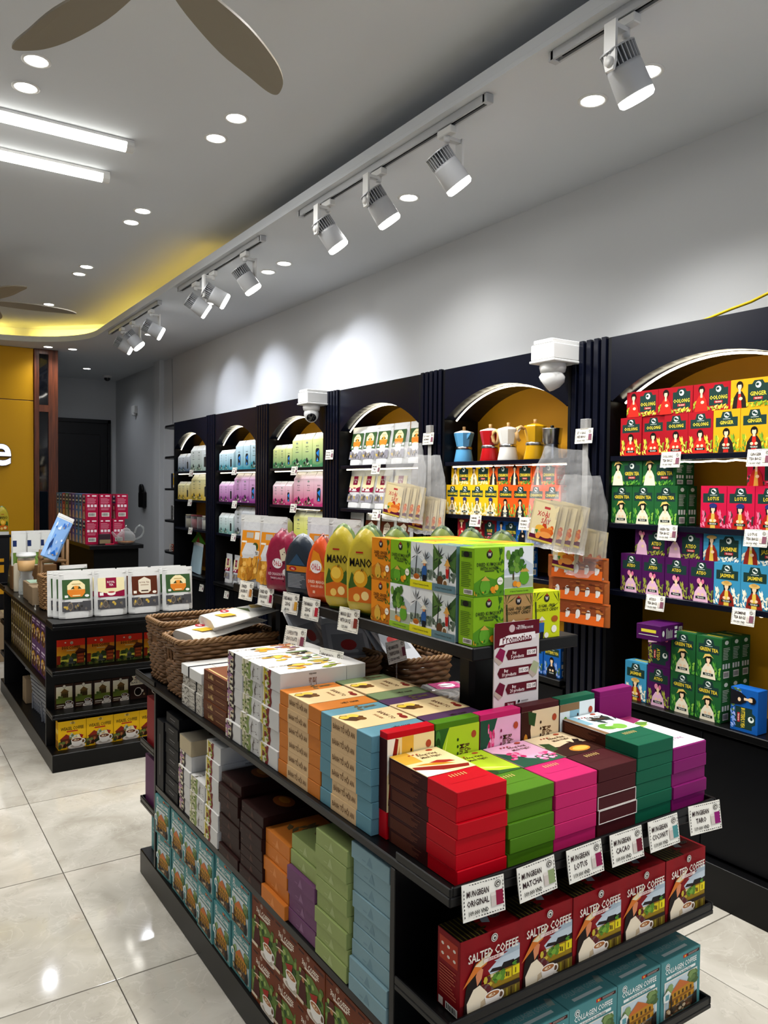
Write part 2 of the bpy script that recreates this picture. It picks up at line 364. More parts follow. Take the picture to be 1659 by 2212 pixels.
def tea_side(bg): return [R(.1, .55, .9, .88, bg), E_(.5, .9, .2, .05, '#dfe8dc'), R(.12, .28, .3, .40, '#dfe3dc'), R(.4, .28, .58, .40, '#dfe3dc'), R(.68, .28, .86, .40, '#dfe3dc')] + lines(.15, .85, .5, .8, 8, '#c9d2c6', 4) + barcode(.2, .06, .8, .22)
def barcode(x0, y0, x1, y1, c='#16120f', bg='#e9e6dc'):
    rr = random.Random(5); a = [R(x0, y0, x1, y1, bg)]; x = x0 + (x1 - x0) * .08
    while x < x1 - (x1 - x0) * .1:
        w = (x1 - x0) * rr.choice((.03, .05, .08)); a.append(R(x, y0 + (y1 - y0) * .15, x + w, y1 - (y1 - y0) * .15, c)); x += w + (x1 - x0) * rr.choice((.04, .06))
    return a
for k, (bg, nm, rb, ht, sh, lf) in TEA.items():
    carton_meshes('tea_carton ' + k, TW, TD, TH, bg, {'front': tea_art(bg, nm, rb, hat=ht, shawl=sh, leaf=lf), 'right': tea_side(bg), 'top': [R(.1, .3, .9, .34, '#d8ddd2'), R(.2, .5, .8, .7, '#e0d040')]})
    carton_meshes('tea_pack ' + k, .1575, TD, .1055, bg, {'front': tea_land(bg, nm, rb, hat=ht, shawl=sh, leaf=lf), 'right': tea_side(bg)})
def hat_woman(cx, cy, s, dress='#efe0c4', hatc='#d7772c'):
    S = lambda pts: [(cx + p[0] * s, cy + p[1] * s) for p in pts]
    return [P(S([(-.16, -.05), (.0, .3), (.12, .26), (.14, .0), (.02, -.45), (-.2, -.45)]), '#1a0f0d'), P(S([(.05, -.05), (.13, .03), (.16, .16), (.08, .22), (.02, .1)]), '#d98a5f'),
            P(S([(-.02, -.08), (.1, -.05), (.24, -.2), (.26, -.5), (-.12, -.5), (-.14, -.25)]), dress), P(S([(.12, -.3), (.25, -.26), (.24, -.5), (.1, -.5)]), '#cdb592'),
            P(S([(-.22, -.02), (.02, .28), (.34, .40), (.22, .22), (.08, .17)]), hatc), P(S([(.0, .25), (.34, .40), (.24, .25), (.11, .21)]), '#eadfb4')]
def cup(cx, cy, s, coffee='#a8683a', c='#f1e7da', saucer=True, art=True):
    S = lambda pts: [(cx + p[0] * s, cy + p[1] * s) for p in pts]
    a = [E_(cx, cy - .5 * s, .85 * s, .26 * s, '#e6ddd0'), E_(cx, cy - .48 * s, .6 * s, .16 * s, '#b8ad9e')] if saucer else []
    a += ring(cx + .6 * s, cy - .1 * s, .22 * s, .24 * s, c, '#6a4a34', .4)
    a += [P(S([(-.55, .1), (-.45, -.35), (-.2, -.52), (.2, -.52), (.45, -.35), (.55, .1)]), c), E_(cx, cy + .1 * s, .55 * s, .2 * s, '#fbf4ea'), E_(cx, cy + .09 * s, .48 * s, .155 * s, coffee)]
    if art: a += [E_(cx - .05 * s, cy + .08 * s, .24 * s, .08 * s, '#ead2ae'), P(S([(-.12, .02), (.02, .18), (.12, .02), (.0, .06)]), coffee)]
    return a
def salted():
    a = [R(0, 0, 1, 1, '#7d0c14', '#93101a'), R(.0, .0, 1, .18, '#5a0a12')]
    a += [P([(.46, .50), (.60, .58), (.56, .60), (.75, .61), (.72, .64), (1, .68), (1, .46), (.5, .44)], '#c9d6df'), P([(.62, .6), (.8, .66), (.7, .67), (.96, .72), (1, .70), (1, .62)], '#aebfca')]
    a += [P([(.48, .47), (.53, .51), (.68, .49), (.70, .44)], '#241b19'), P([(.66, .45), (.72, .53), (.9, .52), (.93, .44)], '#191514'), P([(.88, .5), (1, .52), (1, .43), (.9, .44)], '#221a16')]
    a += [R(.45, .24, 1, .44, '#93761b'), R(.73, .30, .86, .42, '#d8bf1a'), R(.88, .31, 1, .43, '#e6d41c'), R(.62, .31, .71, .41, '#b59020'), R(.5, .4, .62, .44, '#e8d8a0')]
    a += [R(.76, .33, .79, .39, '#5a4a14'), R(.92, .33, .94, .40, '#6a5a10'), R(.8, .32, .82, .38, '#4a3c12')] + blobs(14, .56, .72, .33, .44, .045, ('#5d8a2c', '#7aa83a', '#3f6a24'), 4) + blobs(5, .88, .94, .42, .50, .02, ('#4f8a30',), 6)
    a += [R(.45, .19, 1, .245, '#2b201a'), R(.45, .03, 1, .19, '#6f5a22')] + [R(.46 + i * .075, .05, .49 + i * .075, .18, ('#9a8a2a', '#4a3a18')[i % 2]) for i in range(7)]
    a += blobs(16, .36, .52, .24, .44, .05, ('#5a1f24', '#7a3a2c', '#8a2f36', '#c8b23a', '#6a4a4a'), 9)
    a += hat_woman(.22, .42, .88) + cup(.52, .17, .24)
    a += logo(.54, .92, .055) + [T('SALTED COFFEE', .53, .76, .115, '#f7efe2', .84), R(.36, .645, .70, .69, '#f0ddd6'), T('CÀ PHÊ MUỐI', .53, .668, .03, '#a02028', .2)]
    return a
def salted_side(): return [R(.1, .62, .9, .92, '#b03a26')] + [E_(.24 + .26 * i, .70 + .13 * j, .06, .02, '#e8dccf') for i in range(3) for j in range(2)] + lines(.12, .9, .2, .58, 10, '#c0604a', 6) + barcode(.4, .02, .92, .12) + [R(.1, .03, .3, .13, '#e8dccf')]
def dark_top(): return [R(.0, .0, .45, 1, '#1d1510')] + [R(.03 + .07 * i, 0, .05 + .07 * i, 1, '#5a4f1c') for i in range(6)] + blobs(10, .35, .5, .2, .8, .06, ('#4a3014', '#7a6a1e', '#2a1a10'), 3) + [P([(.52, .45), (.6, .9), (.7, .7), (.62, .35)], '#8e949a')] + logo(.78, .55, .09, '#6d5a58', '#2a1010')
def house_pic(x0, y0, x1, y1, frame=True):
    a = [R(0, 0, 1, 1, '#e4e2d6')] if frame else []
    i = [R(.03, .03, .97, .97, '#9fb4bb', '#c3d2d8')] + blobs(16, .7, .93, .62, .93, .11, ('#5f7a45', '#7a9458', '#4a6338'), 2) + blobs(8, .05, .22, .66, .85, .08, ('#6f8a55', '#8aa468'), 3)
    i += [P([(.2, .66), (.45, .90), (.74, .70), (.74, .62), (.2, .58)], '#c06a33'), P([(.14, .34), (.2, .62), (.76, .68), (.88, .62), (.9, .3), (.14, .25)], '#b98423'), P([(.14, .45), (.9, .5), (.9, .44), (.14, .38)], '#8a5a1c')]
    i += [R(.28 + k * .12, .5, .33 + k * .12, .6, '#4a3416') for k in range(5)] + [R(.2 + k * .13, .3, .27 + k * .13, .4, '#5a3f1a') for k in range(5)] + [R(.03, .03, .97, .26, '#54402b')]
    i += blobs(26, .06, .94, .05, .28, .05, ('#8a6a48', '#2f2620', '#b59a72', '#6a3a2a', '#c7b391', '#3c3a34'), 7) + [P([(.80, .03), (.86, .34), (.96, .4), (.97, .03)], '#1c1714')] + [R(.16, .1, .2, .6, '#2c241c')]
    return xf(a + i, x0, y0, x1, y1)
def collagen(simple=False):
    a = [R(0, 0, 1, 1, '#4e8a8c')] + logo(.16, .90, .055, '#dfe6e2', '#24403f') + [R(.55, .915, .97, .965, '#3a1414'), R(.55, .915, .65, .965, '#b8261e'), E_(.60, .94, .02, .018, '#e8c83a', 5), R(.68, .945, .93, .952, '#c8b0a8'), R(.68, .928, .9, .934, '#c8b0a8')]
    a += [T('COLLAGEN COFFEE', .5, .82, .085, '#eef2ee', .80), R(.38, .755, .62, .765, '#b7d0ce'), R(.13, .69, .87, .735, '#e6ece8'), T('Cà phê hòa tan 3in1 không đường', .5, .712, .034, '#1c2c2c', .68)]
    a += house_pic(.08, .06, .92, .66) + [P([(.03, .47), (.14, .54), (.22, .46), (.15, .34), (.04, .36)], '#dfe3dc'), R(.08, .38, .17, .47, '#5f9aa2')]
    return a
def collagen_top(): return [T('COLLAGEN COFFEE', .5, .55, .22, '#7d9a9a', .74), R(.2, .2, .8, .32, '#b5c4c2'), P([(.82, .5), (.88, .8), (.97, .7), (.93, .4)], '#87998f')]
def three():
    a = [R(0, 0, 1, 1, '#7c3c1b', '#6d3216')] + logo(.42, .93, .05, '#c8a890', '#3a1c10', .8) + [R(.08, .925, .28, .955, '#3a1a12'), R(.64, .90, .96, .95, '#4a2014'), T('3in1 COFFEE', .5, .80, .10, '#f4ead8', .84), R(.3, .71, .72, .745, '#e4d6c4')]
    a += [P([(.03, .08), (.0, .5), (.2, .62), (.55, .68), (.78, .6), (.97, .45), (.97, .2), (.6, .1)], '#5f7a35')] + blobs(26, .08, .9, .22, .62, .07, ('#7f9a4a', '#3f5a24', '#9ab060', '#2f4a20', '#566f2e'), 11)
    a += [P([(.10, .12), (.15, .42), (.25, .50), (.36, .44), (.40, .12)], '#4a1512'), P([(.1, .5), (.45, .54), (.3, .57)], '#e3d9b8'), P([(.17, .54), (.2, .66), (.33, .67), (.36, .55)], '#5a2418'), E_(.27, .49, .05, .04, '#b3764e'), P([(.5, .4), (.62, .3), (.74, .34), (.78, .5)], '#a2281c')]
    a += cup(.72, .24, .36, '#a86a3e', '#efece6') + [R(.04, .07, .30, .13, '#d8c8b0')]
    return a
def egg():
    a = [R(0, .35, 1, 1, '#efb224', '#df3218'), R(0, .75, 1, 1, '#dc2e16'), R(0, 0, 1, .36, '#4f5a2a', '#c9b92c')]
    a += blobs(22, .0, 1, .25, .40, .09, ('#3c4a24', '#2c3a1c', '#5a6a2c'), 3) + [R(0, .18, 1, .26, '#d8d04a')] + blobs(16, 0, 1, .02, .14, .08, ('#1f2a18', '#3a3a1c', '#4a5a22'), 5)
    a += [R(.42, .12, .58, .24, '#3a3c3a'), P([(.40, .24), (.5, .36), (.6, .24)], '#4f5450'), R(.36, .10, .64, .14, '#55564c'), P([(.62, .48), (.78, .66), (1, .60), (1, .5)], '#5a2a16'), R(.7, .1, .97, .5, '#7a2f18'), P([(.66, .5), (1, .54), (1, .46), (.66, .44)], '#3a1a10'), R(.0, .1, .13, .42, '#8a2a14')]
    a += [R(.74, .14 + .12 * i, .94, .2 + .12 * i, '#a8481f') for i in range(3)] + [E_(.3, .89, .03, .025, '#f0e6c8')] + logo(.52, .87, .055, '#ead8b8') + [T('EGG COFFEE', .5, .70, .10, '#2b120c', .68), R(.34, .58, .66, .605, '#f0d890')]
    return a
def robusta():
    a = [R(0, 0, 1, 1, '#3a2217'), R(.06, .22, .94, .9, '#e8d68a', '#f6f1da'), R(.06, .22, .94, .44, '#7a8a34'), P([(.3, .44), (.34, .68), (.5, .74), (.72, .68), (.72, .44)], '#5f4a22'), P([(.28, .66), (.5, .82), (.78, .68)], '#7d5a2a')]
    a += [R(.36 + .1 * i, .46, .41 + .1 * i, .6, '#2f2414') for i in range(4)] + blobs(10, .08, .4, .4, .5, .06, ('#556a2c', '#6a7a38'), 2) + ring(.5, .91, .09, .07, '#3a2217', '#eee6d2') + cup(.74, .22, .34, '#3a2014', '#ded6ca') + [R(.08, .12, .5, .16, '#d8cdb8'), R(.08, .05, .4, .08, '#b8a890')]
    return a
def instant(): return [R(0, 0, 1, .6, '#33201a'), R(0, .6, 1, 1, '#ece2c6'), P([(0, .72), (.2, .85), (.1, 1), (0, 1)], '#2a1a14'), P([(1, .8), (.84, .9), (.86, 1), (1, 1)], '#2a1a14')] + blobs(8, .3, .7, .88, .98, .04, ('#2a1a14', '#8a2a20'), 4) + [T('INSTANT', .5, .82, .075, '#2a1712', .6), T('BLACK COFFEE', .5, .71, .085, '#2a1712', .86)] + ring(.48, .30, .24, .19, '#efe2cc', '#1a0f0b', .16) + [E_(.74, .32, .07, .06, '#efe2cc'), E_(.84, .17, .06, .05, '#a88a60')]
def weasel():
    a = [R(0, 0, 1, 1, '#f0b812', '#f6c41a'), R(.42, .88, .6, .94, '#e0c080')] + logo(.52, .92, .05, '#4a3a18', '#e6c050') + [T('WEASEL COFFEE', .5, .73, .115, '#1c130c', .82), R(.3, .60, .70, .645, '#b8301e')]
    a += [P([(.03, .35), (.28, .54), (.45, .44), (.45, .36)], '#8a2a1c'), R(.08, .14, .44, .37, '#5a2a18'), R(.12, .17, .2, .3, '#2c1710'), R(.26, .17, .34, .3, '#a8683a')] + blobs(24, .02, .98, .04, .26, .09, ('#2f4a22', '#4a3a20', '#1f2a18', '#6a7a3a', '#3a1a12', '#a87a4a'), 12) + blobs(10, .42, .68, .36, .52, .06, ('#b8c0a8', '#6a7a5a', '#d8d8c0'), 8)
    a += [P([(.66, .46), (.8, .5), (.84, .36), (.7, .32)], '#f0e2b0'), P([(.74, .5), (.9, .44), (.84, .3)], '#9a2018')] + cup(.66, .26, .38, '#6a3a20', '#efeae2')
    return a
CW, CH, CDp = .1515, .1535, .072
carton_meshes('coffee_carton salted', CW, CDp, CH, '#7f0d15', {'front': salted(), 'left': salted_side(), 'top': dark_top()})
carton_meshes('coffee_carton teal', .150, CDp, .1455, '#4e8a8c', {'front': collagen(), 'top': collagen_top()})
carton_meshes('coffee_carton teal slim', .138, CDp, .1455, '#4e8a8c', {'front': collagen(), 'right': [R(.2, .6, .7, .63, '#9fbdbb'), R(.2, .5, .6, .52, '#9fbdbb')]})
carton_meshes('coffee_carton brown', .150, CDp, .1455, '#743618', {'front': three(), 'right': lines(.15, .8, .2, .85, 10, '#a8704c', 3, .2)})
carton_meshes('coffee_carton egg', .150, CDp, .152, '#bf2a14', {'front': egg(), 'left': [R(0, 0, 1, .4, '#8a3a18')], 'top': [R(0, 0, 1, 1, '#2f2a12')] + blobs(10, .1, .9, .1, .9, .1, ('#5a5a1c', '#8a7a2a', '#1f1a10'), 2)})
carton_meshes('coffee_carton cream', .0965, CDp, .137, '#3a2217', {'front': robusta(), 'left': [R(.55, .1, .95, .9, '#d8ccb0')], 'top': [R(.0, .2, 1, .5, '#4a3020')]})
carton_meshes('coffee_carton white', .0965, CDp, .137, '#33201a', {'front': instant()})
carton_meshes('coffee_carton yellow', .1445, CDp, .155, '#d8a312', {'front': weasel(), 'left': [R(.1, .55, .9, .7, '#f0d060'), R(.1, .05, .9, .3, '#8a5a1c')] + lines(.15, .85, .35, .5, 4, '#7a4a14'), 'top': [R(0, 0, 1, 1, '#3a2a14')]})
def purple_mix(c='#5d3a66'): return [R(0, 0, 1, 1, c), R(.1, .8, .8, .86, '#d8c8d8'), R(.1, .7, .6, .74, '#c0a8c4')] + xf([R(0, 0, 1, 1, '#3a2410')] + blobs(24, .05, .95, .05, .95, .14, ('#a8703a', '#d8a82a', '#5a3018', '#e0c89a', '#7a4a2a'), 6), .12, .08, .88, .64)
carton_meshes('snack_carton purple', .150, CDp, .165, '#5d3a66', {'front': purple_mix()})
def brown_mix(): return [R(0, 0, 1, 1, '#33251f'), R(.0, 0, .08, 1, '#c9b23a')] + blobs(20, .15, .95, .1, .7, .1, ('#8a7a6a', '#b8a894', '#4a3a30', '#6a4a34'), 4) + [R(.2, .8, .8, .88, '#b8a894')]
carton_meshes('snack_carton brown', .075, CDp, .165, '#c4ac34', {'front': brown_mix()})
# dried fruit and candy cartons on the riser (the printed mascots are left out, the fruit stays)
def roundel(cx, cy, r): return [E_(cx, cy, r, r * .85, '#1d1a18'), P([(cx - r * .7, cy + r * .2), (cx, cy + r * 1.15), (cx + r * .75, cy + r * .3)], '#a8221e'), E_(cx, cy, r * .72, r * .6, '#232020'), T('W', cx, cy, r * .75, '#f0ece4', r * 1.2)]
def leafy(x, y, s, c='#1f4a1c'): return [P([(x, y), (x + s * math.cos(a) * .5 - .02, y + s * math.sin(a) * .5), (x + s * math.cos(a), y + s * math.sin(a)), (x + s * math.cos(a) * .5 + .02, y + s * math.sin(a) * .5 - .01)], c) for a in [math.radians(q) for q in (-10, 25, 60, 95, 130, 165, 200)]]
def kumquat(bg='#7fae1c', t1='DRIED KUMQUAT', fruit='#e08a1c'):
    a = [R(0, 0, 1, 1, bg), P([(0, .28), (.35, .42), (.7, .34), (1, .44), (1, 0), (0, 0)], '#4f8a1e' if bg[1] == '7' else '#b86a14')] + leaves(14, .78, .98, .45, .9, .13, ('#2c5a16', '#4a7a20'), 3) + roundel(.5, .86, .10)
    a += [T(t1, .5, .66, .075, '#26301a' if bg[1] == '7' else '#3a1c0c', .84), T('WITH HONEY', .5, .575, .075, '#26301a' if bg[1] == '7' else '#3a1c0c', .62), R(.34, .51, .66, .53, '#3a4a20')]
    a += [E_(.36, .2, .17, .16, '#5fa02a' if bg[1] == '7' else '#caa23a'), P([(.22, .33), (.36, .42), (.52, .32)], '#caa04a'), E_(.62, .13, .09, .07, fruit), E_(.74, .17, .07, .06, '#f0b03a'), E_(.86, .3, .1, .08, '#f2efe0'), T('NATURAL', .86, .3, .025, '#2c4a1c', .14)] + leaves(12, .0, .9, .0, .08, .08, ('#2f5a18', '#d8a02a'), 6)
    return a
def palm_scene(sky='#dfe4e6', strip='#d9d21c', stxt='A Natural Vietnamese Specialty', figure=True, dark='#20242a'):
    a = [R(0, 0, 1, 1, '#eef0ee', sky), P([(0, .55), (.3, .72), (.55, .6), (.8, .82), (1, .7), (1, .4), (0, .4)], '#b9c3c9'), R(0, .2, 1, .42, '#9aa79a')] + blobs(16, 0, 1, .26, .42, .07, ('#5a6a5a', '#3f4f42', '#7f8f80'), 4)
    a += [P([(.2, .2), (.24, .2), (.3, .7), (.27, .7)], dark), P([(.72, .22), (.75, .22), (.7, .62), (.68, .62)], dark)] + leafy(.28, .72, .28, dark) + leafy(.69, .64, .22, dark)
    if figure: a += [P([(.55, .2), (.53, .42), (.6, .5), (.7, .5), (.76, .42), (.72, .2)], '#2a5a9a'), P([(.56, .08), (.57, .3), (.73, .3), (.72, .08)], '#18181c'), E_(.65, .54, .06, .045, '#c9875a'), P([(.5, .55), (.65, .66), (.8, .56)], '#e6dfc8')]
    a += ([E_(.3, .22, .15, .09, '#c9762a'), E_(.3, .19, .17, .08, '#f0ead8'), E_(.3, .235, .13, .05, '#a8581e')] if figure else [E_(.35, .22, .14, .12, '#5a3a20'), E_(.56, .18, .11, .10, '#efe9dc'), E_(.56, .18, .08, .07, '#7a5a34'), P([(.6, .3), (.58, .5), (.72, .5), (.7, .3)], '#b8221e'), E_(.65, .54, .07, .05, '#d8946a'), P([(.52, .56), (.65, .72), (.78, .56)], '#d8a24a')])
    return a + [R(0, 0, 1, .16, strip), T(stxt, .5, .08, .04, '#2a2a14', .8)]
def coco_scene(): 
    a = palm_scene('#c9d3d2', '#5f7f8a', figure=False)
    return a[:1] + [P([(0, .9), (.4, .62), (0, .4)], '#3f5f2c'), P([(1, .95), (.55, .65), (1, .35)], '#35552a'), P([(0, 1), (.45, .72), (.1, .6)], '#587a3a'), P([(1, .8), (.6, .6), (.95, .5)], '#4a6f34')] + a[4:]
def tree_scene(): return [R(0, 0, 1, 1, '#e8ecee'), P([(0, .5), (.5, .8), (1, .6), (1, .4), (0, .4)], '#c3ccd4'), R(0, .14, 1, .36, '#a9b3a0'), R(.28, .3, .34, .6, '#4a3a24')] + blobs(26, .1, .62, .5, .88, .1, ('#3f6a24', '#58862f', '#2c5218', '#6f9a3a'), 3) + [E_(.68, .34, .17, .15, '#5fa02a'), P([(.52, .46), (.68, .58), (.86, .46)], '#caa04a')] + leaves(6, .6, .75, .5, .55, .14, ('#3f7a1e',), 4) + [E_(.36, .22, .08, .06, '#e08a1c'), E_(.48, .2, .08, .06, '#f0a83a'), R(0, 0, 1, .13, '#8ab82a'), T('A Natural Vietnamese Specialty', .5, .065, .036, '#26301a', .8)]
def coco_candy(bg, lines2): 
    a = [R(0, 0, 1, 1, bg)] + leafy(.08, .8, .4, '#3a4a14') + leafy(.95, .75, .35, '#3a4a14') + [P([(.12, .1), (.16, .1), (.12, .8), (.07, .8)], '#33401a')] + roundel(.5, .86, .10)
    for i, t in enumerate(lines2): a.append(T(t, .5, .70 - .085 * i, .07, '#1c2010', .86))
    return a + [P([(.24, .12), (.23, .34), (.42, .34), (.41, .12)], '#2a5a9a'), P([(.26, 0), (.27, .14), (.4, .14), (.39, 0)], '#18181c'), E_(.33, .38, .055, .04, '#c9875a'), P([(.2, .39), (.33, .48), (.46, .39)], '#e6dfc8'), E_(.8, .4, .12, .07, '#a8581e'), E_(.78, .18, .1, .08, '#f0ece0'), E_(.5, .06, .08, .06, '#efe9dc')]
def kum_side(c): return [R(.15, .8, .85, .92, '#3a5a18')] + lines(.15, .9, .2, .72, 14, '#3f5a1c', 3, .3) + barcode(.35, .05, .95, .15) + [E_(.5, .86, .2, .06, '#1d1a18')]
KW, KH, KD = .0955, .118, .055
for k, (c, art) in {'kumquat': ('#7fae1c', kumquat()), 'ginger candy': ('#d98418', kumquat('#d98418', 'DRIED GINGER')), 'palm': ('#d9d21c', palm_scene()), 'coconut': ('#5f7f8a', coco_scene()), 'tree': ('#8ab82a', tree_scene()),
                    'coffee candy': ('#b08a56', coco_candy('#b08a56', ('SUGAR - FREE COFFEE', 'COCONUT CANDY'))), 'coconut candy': ('#c8d21a', coco_candy('#c8d21a', ('SUGAR - FREE', 'COCONUT CANDY')))}.items():
    carton_meshes('fruit_carton ' + k, KW, KD, KH, c, {'front': art, 'left': kum_side(c), 'top': [R(.2, .4, .8, .5, '#c9d24a')]})
# loose leaf tea boxes with a die-cut window, tapered top
def leaf_box(kind, w, d, h, c0, c1, wind, blue=False):
    g = G(); t = .55
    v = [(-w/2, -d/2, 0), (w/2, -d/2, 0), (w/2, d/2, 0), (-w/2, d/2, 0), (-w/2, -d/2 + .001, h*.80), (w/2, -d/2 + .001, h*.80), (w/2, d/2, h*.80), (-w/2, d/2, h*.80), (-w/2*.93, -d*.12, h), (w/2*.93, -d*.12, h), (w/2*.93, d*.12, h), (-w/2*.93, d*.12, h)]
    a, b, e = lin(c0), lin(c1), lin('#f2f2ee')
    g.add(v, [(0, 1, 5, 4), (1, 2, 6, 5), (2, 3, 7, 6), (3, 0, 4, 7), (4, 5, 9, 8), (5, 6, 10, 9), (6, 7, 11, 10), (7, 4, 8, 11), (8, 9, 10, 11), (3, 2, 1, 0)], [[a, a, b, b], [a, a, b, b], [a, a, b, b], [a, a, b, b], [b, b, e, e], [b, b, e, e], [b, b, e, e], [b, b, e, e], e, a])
    p = G()
    art = [T('Shan Tea', .5, .76, .05, '#3a3a3a', .55), R(.4, .66, .6, .67, '#5a5a5a')]
    if wind: art += [P([(.32, .22), (.36, .18), (.64, .18), (.68, .22), (.68, .60), (.62, .66), (.38, .66), (.32, .60)], '#2a2a28')] + ([P([(.36, .5), (.66, .62), (.6, .36)], '#2f86d8'), P([(.38, .2), (.5, .34), (.6, .2)], '#3a9ae8')] if blue else [R(.38, .26, .46, .58, '#45443e')]) + [P([(0, 0), (0, .12), (.5, .06), (1, .16), (1, 0)], c0)]
    else: art += [E_(.5, .9, .1, .035, '#8a9a90'), R(.34, .56, .66, .58, '#6a7a70'), P([(0, 0), (0, .22), (.3, .32), (.6, .2), (1, .3), (1, 0)], c0)] + blobs(14, .05, .95, .04, .24, .06, ('#35402c', '#e3e0cf', '#5c7a42', '#2a2a22'), 7) + [P([(.42, .16), (.42, .3), (.5, .36), (.58, .3), (.58, .16)], '#26262a')]
    place(p, art, (-w/2, -d/2, 0), (1, 0, 0), (0, 0, 1), w, h * .8)
    _CM[kind] = (g.mesh(kind), [p.mesh('printed_front')], w, d, h)
LB = {'silver': ('#5f7488', '#dfe6ea'), 'pale': ('#9fb6a8', '#eef4f2'), 'aqua': ('#3f93a2', '#d3eaf0'), 'lime': ('#4f8f62', '#e6eda0'), 'butter': ('#d6b23a', '#f2ecb4'), 'violet': ('#8e3a86', '#e3b4dc'), 'pink': ('#c23a74', '#f4d3dc'), 'mint': ('#7fb0a8', '#e8f2ee'), 'acid': ('#c3c81e', '#ecec9a'), 'grey': ('#8a9398', '#e4e8ea')}
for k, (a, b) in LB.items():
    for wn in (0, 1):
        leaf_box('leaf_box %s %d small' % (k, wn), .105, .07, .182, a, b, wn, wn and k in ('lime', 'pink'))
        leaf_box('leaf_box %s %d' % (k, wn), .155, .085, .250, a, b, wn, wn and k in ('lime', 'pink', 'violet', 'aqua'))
def price_art(l1, l2, price, c='#8a2f3a'):
    rr = random.Random(sum(map(ord, l1))); a = [R(0, 0, 1, 1, '#efece0')]
    for i in range(15):
        x = .04 + i * .063; a += [P([(x, .055), (x + .04, .045 + .03 * rr.random()), (x + .045, .07), (x + .01, .085)], '#2a2622'), P([(x, .945), (x + .04, .925 + .03 * rr.random()), (x + .045, .96), (x + .01, .965)], '#2a2622')]
    for i in range(8):
        y = .1 + i * .1; a += [P([(.025, y), (.05, y + .02), (.045, y + .07), (.03, y + .06)], '#2a2622'), P([(.955, y), (.975, y + .02), (.97, y + .07), (.955, y + .06)], '#2a2622')]
    a += [T(l1, .36, .72, .17, '#2a1418', .52), T(l2, .36, .46, .17, '#2a1418', .52), T(price, .36, .2, .12, '#1c1a18', .5)] + logo(.84, .80, .075, '#4a4640', '#efece0', 1.35)
    return a + [R(.66, .22, .93, .55, '#c9bdb4'), R(.78, .22, .95, .62, c), R(.66, .5, .8, .58, '#ded6cc')]
# ------------------------------------------------------------------ room shell
XW, ZS, ZC, XL = 2.92, 3.02, 3.22, 1.895
def struct(name, g, m, parent=None): return tag(g.build(name, m, parent), kind='structure')
fl = struct('floor', G().box(-3.6, 3.0, -3.2, 11.6, -.06, -.008), 'grout')
tile = G().box(.0015, .7985, .0015, .7985, -.008, 0, ch=.0008).mesh('tile', 'polished tile')
for i in range(-5, 3):
    for j in range(-5, 13):
        x, y = .633 + .8 * i, 1.65 + .802 * j
        inst('tile', tile, fl, (x, y, 0))
struct('wall_right', G().box(XW, XW + .12, -3.2, 9.20, 0, 3.4), 'white plaster')
struct('trim_1', G().box(2.865, 3.04, 9.20, 9.42, 0, 3.4, ch=.004), 'white plaster')      # pillar
struct('wall_right_far', G().box(2.945, 3.06, 9.42, 11.5, 0, 3.4), 'white plaster')
struct('wall_back', G().box(-3.6, 3.06, 11.46, 11.6, 0, 3.4), 'white plaster')
struct('wall_left', G().box(-3.72, -3.6, -3.2, 11.6, 0, 3.4), 'white plaster')
fw_ = struct('wall_feature', G().box(-3.6, 1.745, 9.30, 9.40, 0, 3.4), 'white plaster')
for z0, z1 in ((0, 2.448), (2.456, 3.018)): inst('panel', G().box(-3.59, 1.503, 9.262, 9.30, z0, z1, ch=.002).mesh('panel', 'yellow wall paint'), fw_)
ts = struct('trim_2', G().box(1.507, 1.557, 9.24, 9.31, 0, 3.018, ch=.002).box(1.652, 1.75, 9.24, 9.31, 0, 3.018, ch=.002).box(1.557, 1.652, 9.24, 9.31, 2.968, 3.018).box(1.557, 1.652, 9.24, 9.31, 2.338, 2.412).box(1.557, 1.652, 9.24, 9.31, 0, .3), 'brown wood')
for z0, z1 in ((2.412, 2.968), (.3, 2.338)): inst('pane', G().box(1.557, 1.652, 9.272, 9.278, z0, z1).mesh('pane', 'dark glass'), ts)
d = struct('door_1', G().box(1.95, 2.82, 11.425, 11.458, 0, 2.41, ch=.003), 'door black')
inst('door_frame', G().box(1.90, 1.95, 11.40, 11.458, 0, 2.46).box(2.82, 2.86, 11.40, 11.458, 0, 2.46).box(1.9, 2.86, 11.40, 11.458, 2.41, 2.46).mesh('door_frame', 'door black'), d)
for z0, z1 in ((.2, 1.1), (1.25, 2.25)): inst('door_panel', G().box(2.07, 2.72, 11.412, 11.428, z0, z1, ch=.006).mesh('door_panel', 'door black'), d)
# ceiling: recessed field, dropped soffit with a rounded far corner, raised lip
struct('ceiling', G().box(-3.7, 3.05, -3.2, 11.6, ZC, ZC + .05), 'ceiling paint')
ex = [(XL, -3.2)] + [(1.05 + .845 * math.cos(a), 8.07 + .845 * math.sin(a)) for a in [PI / 2 * k / 14 for k in range(15)]] + [(-3.6, 8.915)]
sof = ex + [(-3.6, 11.5), (2.99, 11.5), (2.99, -3.2)]
struct('ceiling_soffit', G().prism(sof, ZS, ZS + .018), 'ceiling paint')
ins = [(XL + .035, -3.2)] + [(1.05 + .88 * math.cos(a), 8.07 + .88 * math.sin(a)) for a in [PI / 2 * k / 14 for k in range(15)]] + [(-3.6, 8.95)]
struct('trim_3', G().prism(ex + ins[::-1], ZS + .0182, ZS + .056), 'ceiling paint')
back = [(2.25, -3.2)] + [(1.05 + 1.2 * math.cos(a), 8.07 + 1.2 * math.sin(a)) for a in [PI / 2 * k / 14 for k in range(15)]] + [(-3.6, 9.27)]
bk2 = [(p[0] + .03, p[1] + (.03 if p[1] > 8 else 0)) for p in back]
